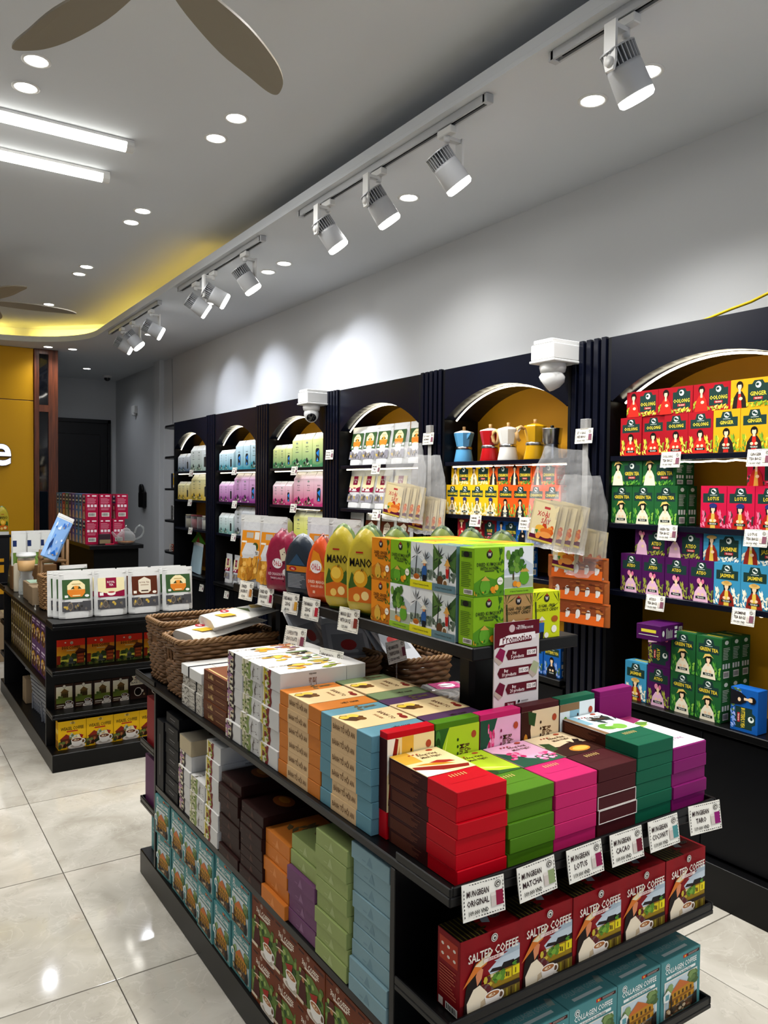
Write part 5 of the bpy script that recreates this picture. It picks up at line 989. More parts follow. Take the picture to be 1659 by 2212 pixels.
lab = G().box(-.05, .05, -.04, .04, .0556, .0564, '#a83a6a'); place(lab, [R(0, 0, 1, 1, '#b84a7c'), E_(.5, .5, .3, .3, '#efe6e8'), R(.3, .46, .7, .54, '#5a2a3a')] + blobs(8, .0, 1, .0, 1, .1, ('#c86a94', '#8a2a54'), 3), (-.05, -.04, .0564), (1, 0, 0), (0, 1, 0), .1, .08)
lab = lab.mesh('paper_label')
for i, (x, y, n) in enumerate(((1.345, 2.02, 2), (1.575, 2.01, 2))):
    for j in range(n):
        o = empty('fruit_box', (x, y, TB + .0585 * j), .15 * (1 - 2 * i)); tag(o, '%s clear box of dark fruit with a pink label, %s stack' % (('lower', 'upper')[j], ('left', 'right')[i]), 'fruit box', 'clear fruit boxes with pink labels')
        for q, n_ in zip((CLM[0], CLM[1], lab), ('tray_body', 'dark_fruit', 'paper_label')): inst(n_, q, o)
ps = empty('promotion_sign', (1.327, 1.4172, TB + .0002)); tag(ps, 'maroon and white promotion sign standing behind the gift boxes', 'sign'); ps.rotation_euler = (0, 0, 0)
W_, H_ = .148, .435; sg = G().prism([(-W_/2, 0), (W_/2, 0), (W_/2, H_ - .012), (W_/2 - .012, H_), (-W_/2 + .012, H_), (-W_/2, H_ - .012)], -.0015, .0015, 'y', '#d6cfcc')
def promo():
    y = lambda v: 1 - (1 - v) * .52
    a = [R(0, 0, 1, 1, '#d9d2d0'), P([(0, y(.72)), (.06, y(.74)), (.2, y(.735)), (.25, y(.76)), (.8, y(.77)), (.9, y(.84)), (1, y(.845)), (1, 1), (0, 1)], '#5c0f1f')]
    a += [E_(.38, y(.93), .065, .022, '#cbb4b4'), T('TRUNG', .58, y(.945), .014, '#e8dcdc', .3), T('THE COFFEE HOUSE', .66, y(.925), .013, '#e8dcdc', .42), P([(.1, y(.76)), (.12, y(.83)), (.3, y(.86)), (.9, y(.87)), (.92, y(.80)), (.3, y(.775))], '#f0eae8'), T('Promotion', .5, y(.822), .046, '#5c0f1f', .74)]
    for i, (t, p) in enumerate((('Buy\n5 products', '5% Off'), ('Buy\n10 products', '10% Off'), ('Buy\n20 products', '15% Off'))):
        v = .645 - .185 * i; sx = .12 if i == 1 else .3
        l1, l2 = t.split('\n')
        a += [P([(sx, y(v - .055)), (sx - .05, y(v)), (sx, y(v + .055)), (.95, y(v + .055)), (.95, y(v - .055))], '#5c0f1f'), T(l1, sx + .14, y(v + .022), .018, '#f0e6e4', .18), T(l2, sx + .21, y(v - .022), .02, '#f0e6e4', .36), R(sx + .42, y(v - .026), sx + .64 if sx < .2 else .93, y(v + .03), '#efe8e4'), T(p, (sx + .53 if sx < .2 else .825), y(v + .002), .018, '#2c1014', .19)]
        b = (.88, .12)[i != 1]
        a += [P([(b - .1, y(v)), (b, y(v + .09)), (b + .12, y(v + .05)), (b + .06, y(v - .07))], ('#8a1a4a', '#a8b08a', '#6a1430')[i]), P([(b - .12, y(v - .04)), (b - .1, y(v)), (b + .06, y(v - .07)), (b - .02, y(v - .1))], '#b8a89a')]
    a += [R(.24, y(.06), .48, y(.135), '#5c0f1f'), T('TRUNG', .36, y(.11), .012, '#e8dcdc', .2), T('THE COFFEE', .36, y(.085), .01, '#e8dcdc', .2), E_(.55, y(.125), .025, .008, '#1d1818'), E_(.55, y(.08), .025, .008, '#1d1818'), R(.6, y(.12), .76, y(.13), '#8a8280'), R(.6, y(.075), .76, y(.085), '#8a8280')]
    return a + [R(0, 0, 1, .42, '#d9d2d0')]
inst('board', sg.mesh('board'), ps); pg = G(); place(pg, promo(), (-W_/2, -.0015, 0), (1, 0, 0), (0, 0, 1), W_, H_); inst('printed_face', pg.mesh('printed_face'), ps)
# ---- price tags
TAGH = G()
TAGH = G().box(-.018, .018, .0006, .0022, .03, .064).mesh('clip', 'clear tub plastic')
def price_tag(loc, rz, tilt, art, label, w=.104, h=.066, roll=0., group='price cards', bend=.006):
    g = G(); n = 5; v = []
    for i in range(n):
        q = i / (n - 1); z = h * q; y = -bend * (1 - q) ** 2
        v += [(-w/2, y, z), (w/2, y, z), (w/2, y + .0005, z), (-w/2, y + .0005, z)]
    f = []
    for i in range(n - 1): f += [(i*4 + k, i*4 + (k+1) % 4, i*4 + 4 + (k+1) % 4, i*4 + 4 + k) for k in range(4)]
    f += [(3, 2, 1, 0), (n*4-4, n*4-3, n*4-2, n*4-1)]; g.add(v, f, lin('#efece0'))
    o = inst('price_tag', g.mesh('price_tag', 'matte paper'), None, loc); o.rotation_euler = (tilt, roll, rz); tag(o, label, 'price tag', group)
    p = G(); place(p, art, (-w/2, 0, 0), (1, 0, 0), (0, 0, 1), w, h)
    for i, q in enumerate(p.v):
        t_ = max(0, min(1, q[2] / h)); p.v[i] = (q[0], q[1] - bend * (1 - t_) ** 2 , q[2])
    inst('printed_face', p.mesh('printed_face', 'matte paper'), o); inst('clip', TAGH, o); return o
for i, (x, l1, l2, pr, c) in enumerate(((.964, 'MUNGBEAN', 'ORIGINAL', '109.000 VND', '#8a1a3a'), (1.105, 'MUNGBEAN', 'MATCHA', '109.000 VND', '#8a9a6a'), (1.243, 'MUNGBEAN', 'LOTUS', '119.000 VND', '#8a1a4a'), (1.373, 'MUNGBEAN', 'CACAO', '109.000 VND', '#6a1a2a'), (1.499, 'MUNGBEAN', 'COCONUT', '119.000 VND', '#4a8a8a'), (1.652, 'MUNGBEAN', 'TARO', '119.000 VND', '#8a1a6a'))):
    price_tag((x, 1.1105, .737), (0, .02, 0, 0, 0, -.12)[i], -.06, price_art(l1, l2, pr, c), 'white price card reading %s on the front tray edge' % l2, roll=(.04, -.02, -.02, 0, 0, .0)[i], group=None)
for i, (y, l1, l2, pr, c) in enumerate(((2.70, 'DRIED', 'JACKFRUIT', '65.000', '#b0702a'), (2.525, 'DRIED RED', 'DRAGON FRUIT', '70.000', '#8a1238'), (2.33, 'DRIED MANGO', '250G', '85.000', '#c8902a'), (2.185, 'THIN MANGO', '250G', '85.000', '#a81a2a'), (1.945, 'MANGO JELLY', 'WITH SAUCE', '125.000', '#7a2a1c'))):
    price_tag((1.185, y + .04, 1.116), LFT + .12, -.05, price_art(l1, l2, pr, c), 'cream price card reading %s hanging from the raised shelf edge' % (l1 + ' ' + l2), w=.098, h=.07, group=None)
for i, (x, y, z, l1, l2, rz) in enumerate(((1.12, 2.21, 1.03, 'COFFEE BUTTER', 'CHOCOLATE', LFT + .25), (1.13, 2.0, .995, 'NEW MANGO', 'DRIED 500G', LFT + .25), (1.41, 2.06, .985, 'MELON-MANGOSTEEN', 'PINEAPPLE-DURIAN', .35))):
    price_tag((x, y, z), rz, -.12, price_art(l1, l2, '125.000 VND', '#7a3a4a'), 'cream price card reading %s rising from a wicker basket' % l1, w=.10, h=.07, group=None)
    o = inst('card_stem', G().tube([(x + .004, y + .006, TB + .0005), (x + .004, y + .006, z + .03)], .002, 6).mesh('card_stem', 'clear tub plastic')); tag(o, 'clear stem carrying the %s price card' % l1.lower(), 'card holder')

# ------------------------------------------------------------------ goods in the wall cabinets
TX = 2.706; GT = 'tea cartons in the wall cabinets'; GT1 = 'landscape tea packs in the wall cabinets'
TN = {'oolong': 'red oolong', 'ginger': 'yellow ginger', 'green': 'green tea', 'lotus': 'crimson lotus', 'atiso': 'purple artichoke', 'jasmine': 'pale blue jasmine', 'butterfly': 'bright blue pea flower', 'chamomile': 'yellow chamomile', 'cinnamon': 'orange cinnamon', 'rose': 'dark red rose'}
def tea_row(ks, y0, z, where, x=TX, dy=.1100, pack=False):
    cnt = {}
    for i, k in enumerate(ks):
        if not k: continue
        cnt[k] = cnt.get(k, 0) + 1
        carton(('tea_pack ' if pack else 'tea_carton ') + k, (x + random.uniform(-.003, .003), y0 - dy * i, z), LFT, '%s %s, %s from left %s' % (TN[k], 'pack on its side' if pack else 'carton', ORD[cnt[k] - 1], where), 'tea box', GT1 if pack else GT, .003)
z1, z2, z3 = (z + .0005 for z in SHZ); zb = .6685
tea_row(['oolong'] * 4 + ['ginger'] * 3, 2.186, z1, 'on the top shelf of the nearest bay')
tea_row(['oolong'] * 3 + ['ginger'] * 2, 2.132, z1 + .1605, 'top shelf, nearest bay', dy=.159, pack=True)
tea_row(['green'] * 3, 2.229, z2, 'on the second shelf of the nearest bay'); tea_row(['green'] * 3, 2.226, z2, 'in the rear row, second shelf, nearest bay', x=TX + .064)
tea_row(['green'] * 2, 2.205, z2 + .1605, 'second shelf, nearest bay', dy=.159, pack=True); tea_row(['green'] * 2, 2.205, z2 + .1605, 'second shelf rear, nearest bay', x=TX + .064, dy=.159, pack=True)
tea_row(['lotus'] * 4, 1.790, z2, 'on the second shelf of the nearest bay', x=TX - .004); tea_row(['lotus'] * 2, 1.60, z2 + .1605, 'second shelf, nearest bay', dy=.159, pack=True, x=TX + .03)
tea_row(['atiso'] * 4 + ['jasmine'] * 3, 2.170, z3, 'on the third shelf of the nearest bay')
tea_row(['atiso'] * 2 + ['jasmine'] * 2, 2.085, z3 + .1605, 'third shelf, nearest bay', dy=.1615, pack=True, x=TX + .01)
# bottom of the nearest bay
BX = 2.716
for k, y, z, w in (('jasmine', 2.135, zb, 'at the left end of the bottom of the nearest bay'), ('atiso', 2.022, zb, 'standing at the bottom of the nearest bay beside jasmine'), ('green', 1.910, zb, 'left one of the lower pair at the bottom of the nearest bay'), ('green', 1.797, zb, 'right one of the lower pair at the bottom of the nearest bay'), ('green', 1.910, zb + .1605, 'left one of the upper pair at the bottom of the nearest bay'), ('green', 1.797, zb + .1605, 'right one of the upper pair at the bottom of the nearest bay')):
    carton('tea_carton ' + k, (BX - .012, y, z), LFT, '%s carton %s' % (TN[k], w), 'tea box', GT)
for q in range(2):
    for r in range(2): carton('tea_carton green', (BX + .050 + .062 * q, 1.797, zb + .1605 * r), LFT, 'green tea carton, %s behind the right bottom pair, %s layer' % (('first', 'second')[q], ('lower', 'upper')[r]), 'tea box', GT)
o = carton('tea_pack atiso', (BX - .012, 2.026, zb + .2135), LFT, 'purple artichoke tea pack turned on end above the artichoke carton', 'tea box', GT1); o.rotation_euler = (0, -PI / 2, 0); o.rotation_euler = (Matrix.Rotation(LFT, 3, 'Z') @ Matrix.Rotation(PI / 2, 3, 'Y')).to_euler(); o.location = (BX - .012, 2.074, zb + .2395)
carton('tea_carton atiso', (BX, 2.0, zb + .3190), LFT, 'purple tea carton lying on top of the bottom pile of the nearest bay', 'tea box', GT).rotation_euler = (PI / 2, 0, LFT + .1)
bpy.context.view_layer.update()
o = carton('tea_pack butterfly', (BX - .035, 1.64, zb + .0005), LFT, 'bright blue pea flower pack on end, right of the bottom pile', 'tea box', GT1); o.rotation_euler = (Matrix.Rotation(LFT, 3, 'Z') @ Matrix.Rotation(PI / 2, 3, 'Y')).to_euler(); o.location = (BX - .03, 1.69, zb + .0795)
# second bay: moka pots
def moka(y, col, label, handle, x=2.755, steel=False, s=1., side=0.):
    o = empty('moka_pot', (x, y, z1), LFT + side); tag(o, label, 'coffee pot', 'coffee pots on the top shelf of the second bay'); o.scale = (s, s, s)
    if steel:
        inst('boiler', G().lathe([(0, .0), (.046, 0), (.047, .004), (.040, .066), (.040, .07)], 28).mesh('boiler', 'steel'), o)
        inst('upper_pot', G().lathe([(.040, .0705), (.043, .074), (.049, .142), (.050, .146), (0, .148)], 28).mesh('upper_pot', 'steel'), o); inst('lid_knob', G().lathe([(0, .1485), (.010, .149), (.008, .16), (0, .161)], 12).mesh('lid_knob', 'black metal'), o); return
    mname = 'enamel ' + col; mat(mname, col, rough=.25)
    inst('boiler', G().lathe([(0, 0), (.052, 0), (.054, .005), (.043, .066), (.043, .07)], 32).mesh('boiler', mname), o)
    inst('collar', G().lathe([(.0432, .0702), (.046, .073), (.046, .082), (.0415, .086)], 28).mesh('collar', 'steel'), o)
    g = G().lathe([(.040, .086), (.056, .156), (.056, .160), (.0, .160)], 8, smooth=False)
    g.add([(-.012, -.048, .150), (.012, -.048, .150), (0, -.076, .162), (-.008, -.047, .125), (.008, -.047, .125)], [(0, 1, 2), (0, 2, 3), (1, 4, 2), (3, 2, 4)], lin('#808080'), M=Matrix.Rotation(-handle - PI, 4, 'Z'))
    inst('upper_pot', g.mesh('upper_pot', mname), o)
    inst('lid', G().lathe([(.0565, .1605), (.052, .166), (.02, .175), (0, .176)], 8, smooth=False).mesh('lid', 'white plastic' if col != '#d9a412' else mname), o)
    inst('lid_knob', G().lathe([(0, .1762), (.009, .1765), (.008, .186), (.0095, .196), (0, .198)], 12).mesh('lid_knob', 'light wood'), o)
    hp = [(0, -.055, .15), (0, -.075, .158), (0, -.092, .15), (0, -.096, .13), (0, -.09, .105), (0, -.078, .09)]
    M = Matrix.Rotation(-handle, 4, 'Z')
    inst('handle', G().tube([M @ Vector(p) for p in hp], [.008, .009, .010, .010, .0095, .007], 10).mesh('handle', 'light wood'), o)
mat('light wood', '#c9a06a', rough=.5)
moka(3.39, '#5fa8d8', 'sky blue coffee pot, leftmost on the top shelf', PI * .55); moka(3.17, '#b30f16', 'red coffee pot with a wooden handle on its left', -PI * .42); moka(3.03, '#e6e4de', 'white coffee pot with a wooden handle on its right', PI * .42); moka(2.835, '#d9a412', 'yellow coffee pot with its handle facing the shop', PI * .12, s=1.02)
moka(2.72, '', 'plain steel coffee pot, rightmost on the top shelf', 0, steel=True, s=1.02)
tea_row(['chamomile'] * 4 + ['cinnamon'] * 4, 3.388, z2, 'on the second shelf of the second bay', dy=.1075)
tea_row(['chamomile'] * 2 + ['cinnamon'] * 3, 3.343, z2 + .1605, 'second shelf, second bay', dy=.159, pack=True, x=TX + .018)
tea_row(['rose'] * 3 + ['butterfly'] * 3, 3.385, z3, 'on the third shelf of the second bay', dy=.1095); tea_row(['rose'] * 2 + ['butterfly'] * 2, 3.28, z3 + .1605, 'third shelf, second bay', dy=.159, pack=True, x=TX + .018)
tea_row(['butterfly', 'butterfly', 'butterfly'], 2.83, zb, 'at the bottom right of the second bay', dy=.11, x=TX - .01); tea_row(['oolong'] * 4, 3.38, zb, 'at the bottom of the second bay', dy=.11)
# third bay: white pouches
for i, (y, h) in enumerate(((4.475, -.02), (4.315, 0), (4.155, 0), (3.98, 0), (3.80, 0))): put_pouch(TPb['orange'], (TX + .03, y, z1), LFT, 'white pouch with green and orange label, %s from left, top shelf, third bay' % ORD[i], group='white tea pouches in the third bay', tilt=-.04)
for i, y in enumerate((4.50, 4.335, 4.165, 3.97)): put_pouch(TPb['royal'], (TX + .03, y, z2), LFT, 'white pouch with red and cream label, %s from left, second shelf, third bay' % ORD[i], group='white tea pouches in the third bay', tilt=-.06)
for i, y in enumerate((4.50, 4.30, 4.11, 3.93)): put_pouch(TPb['brown'], (TX + .03, y, z3), LFT, 'white pouch with brown label, %s from left, third shelf, third bay' % ORD[i], group='white tea pouches in the third bay', tilt=-.04)
# leaf tea boxes of the farther bays
CN = {'silver': 'silver blue', 'pale': 'pale green', 'aqua': 'aqua', 'lime': 'lime green', 'butter': 'butter yellow', 'violet': 'violet', 'pink': 'pink', 'mint': 'pale mint', 'acid': 'acid yellow', 'grey': 'pale grey'}
def leaf_row(bay, shelf, z, items):
    cnt = {}
    for k, wn, small, y in items:
        key = 'leaf_box %s %d%s' % (k, wn, ' small' if small else ''); a, b, w, d, h = _CM[key]; cnt[key] = cnt.get(key, 0) + 1
        o = inst('leaf_tea_box', a, None, (TX + d / 2 - .02, y, z), LFT); inst('printed_front', b[0], o)
        tag(o, '%s %s leaf tea box with %s, %s from left, %s shelf, %s bay' % ('small' if small else 'tall', CN[k], 'dark window' if wn else 'landscape', ORD[cnt[key] - 1], shelf, bay), 'tea box', 'leaf tea boxes in the wall cabinets')
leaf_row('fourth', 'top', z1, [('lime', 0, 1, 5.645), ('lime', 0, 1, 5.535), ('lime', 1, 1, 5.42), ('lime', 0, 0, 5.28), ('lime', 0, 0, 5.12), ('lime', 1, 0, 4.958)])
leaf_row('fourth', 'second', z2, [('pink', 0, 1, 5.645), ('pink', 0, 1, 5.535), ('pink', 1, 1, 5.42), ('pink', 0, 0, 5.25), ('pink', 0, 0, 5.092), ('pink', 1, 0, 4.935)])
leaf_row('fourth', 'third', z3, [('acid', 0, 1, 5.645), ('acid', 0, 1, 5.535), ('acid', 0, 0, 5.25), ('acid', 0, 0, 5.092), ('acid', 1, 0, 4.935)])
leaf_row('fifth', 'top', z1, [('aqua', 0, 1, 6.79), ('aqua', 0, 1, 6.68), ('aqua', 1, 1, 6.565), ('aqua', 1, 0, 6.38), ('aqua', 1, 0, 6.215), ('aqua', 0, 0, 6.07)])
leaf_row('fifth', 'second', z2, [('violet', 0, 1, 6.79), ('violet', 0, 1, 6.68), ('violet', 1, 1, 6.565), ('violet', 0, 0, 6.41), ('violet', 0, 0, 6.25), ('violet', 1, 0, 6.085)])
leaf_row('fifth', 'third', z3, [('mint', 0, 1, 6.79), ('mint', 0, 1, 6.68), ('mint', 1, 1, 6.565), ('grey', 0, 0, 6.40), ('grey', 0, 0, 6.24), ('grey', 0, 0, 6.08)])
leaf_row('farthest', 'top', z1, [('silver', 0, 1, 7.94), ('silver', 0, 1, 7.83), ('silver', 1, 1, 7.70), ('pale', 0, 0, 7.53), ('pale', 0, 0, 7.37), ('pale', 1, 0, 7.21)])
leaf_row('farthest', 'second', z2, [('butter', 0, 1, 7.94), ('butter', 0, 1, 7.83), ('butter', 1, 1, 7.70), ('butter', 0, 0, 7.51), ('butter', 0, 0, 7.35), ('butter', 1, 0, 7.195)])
for i, y in enumerate((6.72, 6.53)): put_pouch(TPs['royal'], (2.74, y, zb), LFT, '%s of two white and red pouches at the bottom of the fifth bay' % ('left', 'right')[i], group='white and red pouches at the bottom of the fifth bay')
for i, (y, c, lc) in enumerate(((7.84, '#b9ae94', 'cream'), (7.68, '#b0555c', 'rose'), (7.50, '#5f1016', 'dark red'), (7.36, '#cfc6b4', 'pale'))):
    o = empty('candle_jar', (2.775, y, z3)); tag(o, '%s filled glass jar on the third shelf of the farthest bay' % lc, 'jar', 'jars in the farthest bay')
    mat('wax ' + lc, c, rough=.6)
    inst('filling', G().lathe([(0, .002), (.052, .002), (.054, .09), (0, .09)], 20).mesh('filling', 'wax ' + lc), o); inst('glass', G().lathe([(0, .0003), (.056, .0003), (.058, .006), (.058, .115), (.05, .12)], 24).mesh('glass', 'clear glass'), o)
    inst('lid', G().lathe([(.052, .1205), (.056, .121), (.056, .132), (0, .134)], 24).mesh('lid', 'wax ' + lc), o)
# triangular pack of small tea pouches at the bottom of the farthest bay
o = empty('pouch_bundle', (2.765, 7.60, zb), LFT); tag(o, 'bundle of pale blue pouches under a green triangular header card', 'pouch bundle')
inst('header_card', G().prism([(-.19, .30), (.19, .30), (.02, .42)], -.004, .004, 'y', '#4f8f24').prism([(-.05, .31), (.05, .31), (.02, .37)], -.0045, .0045, 'y', '#a83a24').mesh('header_card'), o)
for q in range(4): c_ = inst('pouch', pouch(.12, .30, .04, '#a9c3cc', [R(.1, .3, .9, .8, '#8fb3c4'), E_(.5, .5, .3, .2, '#dfe9ec')])[0], o, (-.12 + .085 * q, -.01 - .012 * q, .002)); c_.rotation_euler = (-.06, .10, 0); c_.location.z = .009
# end shelf oddments
for i, (z, y, col, lb_) in enumerate(((1.516, 8.25, '#d8a80e', 'yellow and dark pack on the middle end shelf'), (1.171, 8.25, '#b9b9b4', 'grey floral tin on the fourth end shelf'), (.831, 8.3, '#8a4a3a', 'low red and white jar on the lowest end shelf'))):
    o = inst('boxed_gift', G().box(-.06, .06, -.07, .07, 0, (.16, .16, .08)[i], col, ch=.008).mesh('boxed_gift'), None, (2.78, y, z)); tag(o, lb_, 'box')
    p = G(); place(p, [R(.0, .0, .5, 1, ('#14203a', '#5a5a58', '#d8cfc4')[i])] + blobs(10, .1, .9, .1, .9, .1, ('#2a2a2a', '#e0e0dc'), 3), (-.06, .07, 0), (0, -1, 0), (0, 0, 1), .14, (.16, .16, .08)[i]); inst('printed_panel', p.mesh('printed_panel'), o)
# price cards on the wall cabinets
sp = lambda a, b: price_art(a, b, '130.000 VND', '#7a4a5a')
for y, z, a, bay in ((1.973, 1.637, 'OOLONG', 'nearest'), (1.604, 1.635, 'GINGER', 'nearest'), (1.981, 1.347, 'GREEN TEA', 'nearest'), (1.608, 1.347, 'LOTUS', 'nearest'), (2.031, 1.06, 'ATISO', 'nearest'), (1.649, 1.058, 'JASMINE', 'nearest'), (3.162, 1.347, 'CHAMOMILE', 'second'), (2.787, 1.347, 'CINNAMON', 'second')):
    price_tag((2.655, y, z), LFT, -.05, sp(a, 'TEA BAGS'), 'small white price card reading %s on the %s bay' % (a, bay), w=.09, h=.062, group=None)
for y, z, a, b, bay in ((4.13, 1.63, 'ROYAL ORANGE', 'TEA', 'third'), (4.119, 1.342, 'ROYAL', 'TEA', 'third'), (5.258, 1.632, 'GREEN', 'TEA', 'fourth'), (5.269, 1.352, 'JASMINE', 'GREEN TEA', 'fourth'), (6.405, 1.643, 'OOLONG', 'TEA', 'fifth'), (6.402, 1.353, 'LOTUS', 'TEA', 'fifth'), (6.419, 1.066, 'WHITE', 'TEA', 'fifth'), (7.498, 1.637, 'SNOW', 'TEA', 'farthest'), (7.535, 1.345, 'BLACK', 'TEA', 'farthest'), (7.518, 1.066, 'SCENTED', 'CANDLE', 'farthest'), (7.201, .535, 'HERBAL', 'TEA', 'farthest'), (6.571, .545, 'FRUIT', 'TEA', 'fifth')):
    price_tag((2.652, y, z), LFT + .1, -.08, sp(a, b), 'small white price card reading %s %s on the %s bay' % (a, b, bay), w=.085, h=.066, group=None)
# ------------------------------------------------------------------ hanging strips with bagged dried mango
XB_ = [R(0, 0, 1, 1, '#d8c79a'), R(0, .0, 1, .16, '#5a1230'), R(0, 0, 1, .05, '#c8b04a'), R(.42, .86, .66, .92, '#b03a3a'), T('XOÀI', .42, .72, .13, '#b8383c', .5), T('SẤY', .58, .55, .13, '#b8383c', .5)] + blobs(7, .35, .9, .14, .42, .13, ('#c8581c', '#e08a3a', '#b83a1c', '#d86a2a'), 2) + [E_(.4, .34, .2, .09, '#e0a83a'), E_(.66, .3, .24, .08, '#cf6a24'), E_(.66, .2, .26, .08, '#e08f44'), P([(.3, .18), (.2, .28), (.34, .3)], '#3f7a3a'), R(.06, .16, .2, .3, '#e8e4da')]
MP = pouch(.135, .185, .018, '#cbb98c', XB_, '#c9b98f', .06)
def clearbag(w, h, d, seed):
    rr = random.Random(seed); g = G(); nu, nv = 11, 12; v = []
    for s in (-1, 1):
        for j in range(nv):
            q = j / (nv - 1); pinch = 1 if q < .68 else 1 - (q - .68) * 1.0
            for i in range(nu):
                u = -1 + 2 * i / (nu - 1)
                v.append((u * w / 2 * pinch + rr.uniform(-.004, .004), s * d / 2 * (1 - u * u * .9) * (1 - q * .75) + rr.uniform(-.007, .007), h * q + rr.uniform(-.004, .004)))
    f = []
    for b in (0, nu * nv):
        for j in range(nv - 1):
            for i in range(nu - 1): f.append((b + j * nu + i, b + j * nu + i + 1, b + (j + 1) * nu + i + 1, b + (j + 1) * nu + i))
    for i in range(nu - 1): f.append((i, i + 1, nu * nv + i + 1, nu * nv + i))
    return g.add(v, f, lin('#ffffff'), True).mesh('clear_bag', 'clear plastic film')
SN = pouch(.30, .10, .02, '#9a5428', [R(0, 0, 1, .45, '#cf5c1c'), R(0, .45, 1, 1, '#7a3a1c')] + [e for i in range(5) for e in (E_(.1 + .2 * i, .5, .045, .22, '#d6d2cc', 10), R(.06 + .2 * i, .25, .11 + .2 * i, .6, '#cfc9c2'))] + blobs(22, .02, .98, .55, .95, .05, ('#8a4a24', '#5a2a14', '#a8642c'), 2), '#b8602a', .1)
def strip(y, ztag, n, label, bags):
    o = empty('hanging_strip', (2.636, y, 0)); tag(o, label, 'hanging strip', 'clear hanging strips on the pilasters')
    inst('hook', G().box(-.012, .012, -.022, .022, ztag + .03, ztag + .075, ch=.002).mesh('hook', 'clear tub plastic'), o)
    inst('strip', G().box(-.0006, .0006, -.016, .016, ztag - .95 * n, ztag - .03).mesh('strip', 'clear tub plastic'), o)
    return o
for y, z, n, lb_ in ((2.40, 1.782, .85, 'beside the nearest bay'), (3.548, 1.823, .5, 'between the second and third bays')):
    strip(y, z, n, 'clear hanging strip with bagged dried mango on the pilaster ' + lb_, 0)
    price_tag((2.628, y, z - .033), LFT, 0, sp('SET 10 BAGS', 'DRIED MANGO'), 'white price card on the hanging strip ' + lb_, w=.10, h=.066, group=None)
price_tag((2.64, 4.698, 1.735), LFT + .1, 0, sp('SET 5 BAGS', 'ROYAL TEA'), 'white price card hooked on the pilaster between the third and fourth bays', w=.09, h=.066, group=None)
def mango_bag(x, y, z, rz, label, seed, ry=.0):
    o = inst('mango_bag', clearbag(.29, .44, .07, seed), None, (x, y, z)); o.rotation_euler = (0.03, ry, LFT + rz); tag(o, label, 'bag', 'clear bags of dried mango packs')
    for i in range(4):
        c_ = inst('mango_pack', MP[0], o, (-.055 + .036 * i, -.024 + .014 * i, .022)); inst('label_panel', MP[1], c_); c_.rotation_euler = (0, .09, .05)
    return o
mango_bag(2.495, 2.44, 1.285, .28, 'front clear bag of dried mango packs on the strip beside the nearest bay', 1, .12); mango_bag(2.600, 2.40, 1.17, .1, 'rear clear bag of dried mango packs on the strip beside the nearest bay', 2, .05)
mango_bag(2.495, 3.61, 1.36, .3, 'front clear bag of dried mango packs on the strip between the second and third bays', 3, .1); mango_bag(2.605, 3.53, 1.29, .1, 'rear clear bag of dried mango packs on the strip between the second and third bays', 4, .05)
for i, z in enumerate((1.155, 1.06, .962)):
    o = put_pouch(SN, (2.585 - .004 * i, 2.385 - .010 * i, z), LFT + .2, 'clear bag of orange dried fruit packs, %s hung below the mango bags' % ('topmost', 'middle', 'lowest')[i], group='orange snack bags on the nearest strip')
# ------------------------------------------------------------------ cameras, cable
def dome(x, y, z, yaw, label, lens=True):
    o = empty('security_camera', (x, y, z), 0); tag(o, label, 'camera', 'security cameras on the cabinets')
    inst('junction_box', G().box(-.07, .10, -.07, .07, .0, .07, ch=.004).box(-.066, .12, -.058, .058, .0705, .09, ch=.003).box(-.075, .10, -.075, .075, -.012, -.0005, ch=.003).mesh('junction_box', 'white plastic'), o)
    inst('turret_base', G().lathe([(.058, -.0125), (.060, -.03), (.055, -.05), (.03, -.06), (0, -.062)], 28).mesh('turret_base', 'white plastic'), o)
    M = Matrix.Rotation(yaw, 4, 'Z') @ Matrix.Translation((0, 0, -.075)) @ Matrix.Rotation(.95, 4, 'Y')
    b = inst('turret', G().lathe([(0, .05), (.03, .046), (.047, .03), (.052, .0), (.047, -.03), (.041, -.045), (.0, -.046)], 28, M=M).mesh('turret', 'white plastic'), o)
    inst('lens', G().lathe([(0, -.0465), (.034, -.0465), (.03, -.05), (0, -.052)], 24, M=M).mesh('lens', 'dark glass'), o)
dome(2.565, 2.535, 2.12, -PI * .32, 'white turret camera mounted above the second bay'); dome(2.565, 4.83, 2.125, PI * .35, 'white turret camera with its black lens facing us, above the third bay pilaster')
o = G().tube([(2.80, 2.02, 2.215), (2.82, 1.95, 2.235), (2.84, 1.85, 2.262), (2.85, 1.77, 2.278), (2.85, 1.68, 2.303), (2.86, 1.5, 2.36)], .006, 8).build('yellow_cable', 'yellow cable'); tag(o, 'yellow cable curving above the nearest cabinet', 'cable')
o = empty('ceiling_camera', (2.70, 10.95, ZS)); tag(o, 'small dome camera on the ceiling above the black door', 'camera')
inst('base', G().lathe([(.06, -.0003), (.06, -.02), (.045, -.03), (0, -.03)], 20).mesh('base', 'white plastic'), o); inst('dome', G().lathe([(.042, -.0305), (.038, -.055), (.02, -.07), (0, -.073)], 20).mesh('dome', 'dark glass'), o)
o = inst('wall_sensor', G().box(-.045, -.0005, -.07, .07, -.05, .05, ch=.006).lathe([(0, -.051), (.03, -.051), (.03, -.08), (0, -.085)], 16, M=Matrix.Translation((-.025, 0, 0))).mesh('wall_sensor', 'white plastic'), None, (2.945, 10.45, 2.54)); tag(o, 'grey box sensor on the corridor wall', 'sensor')
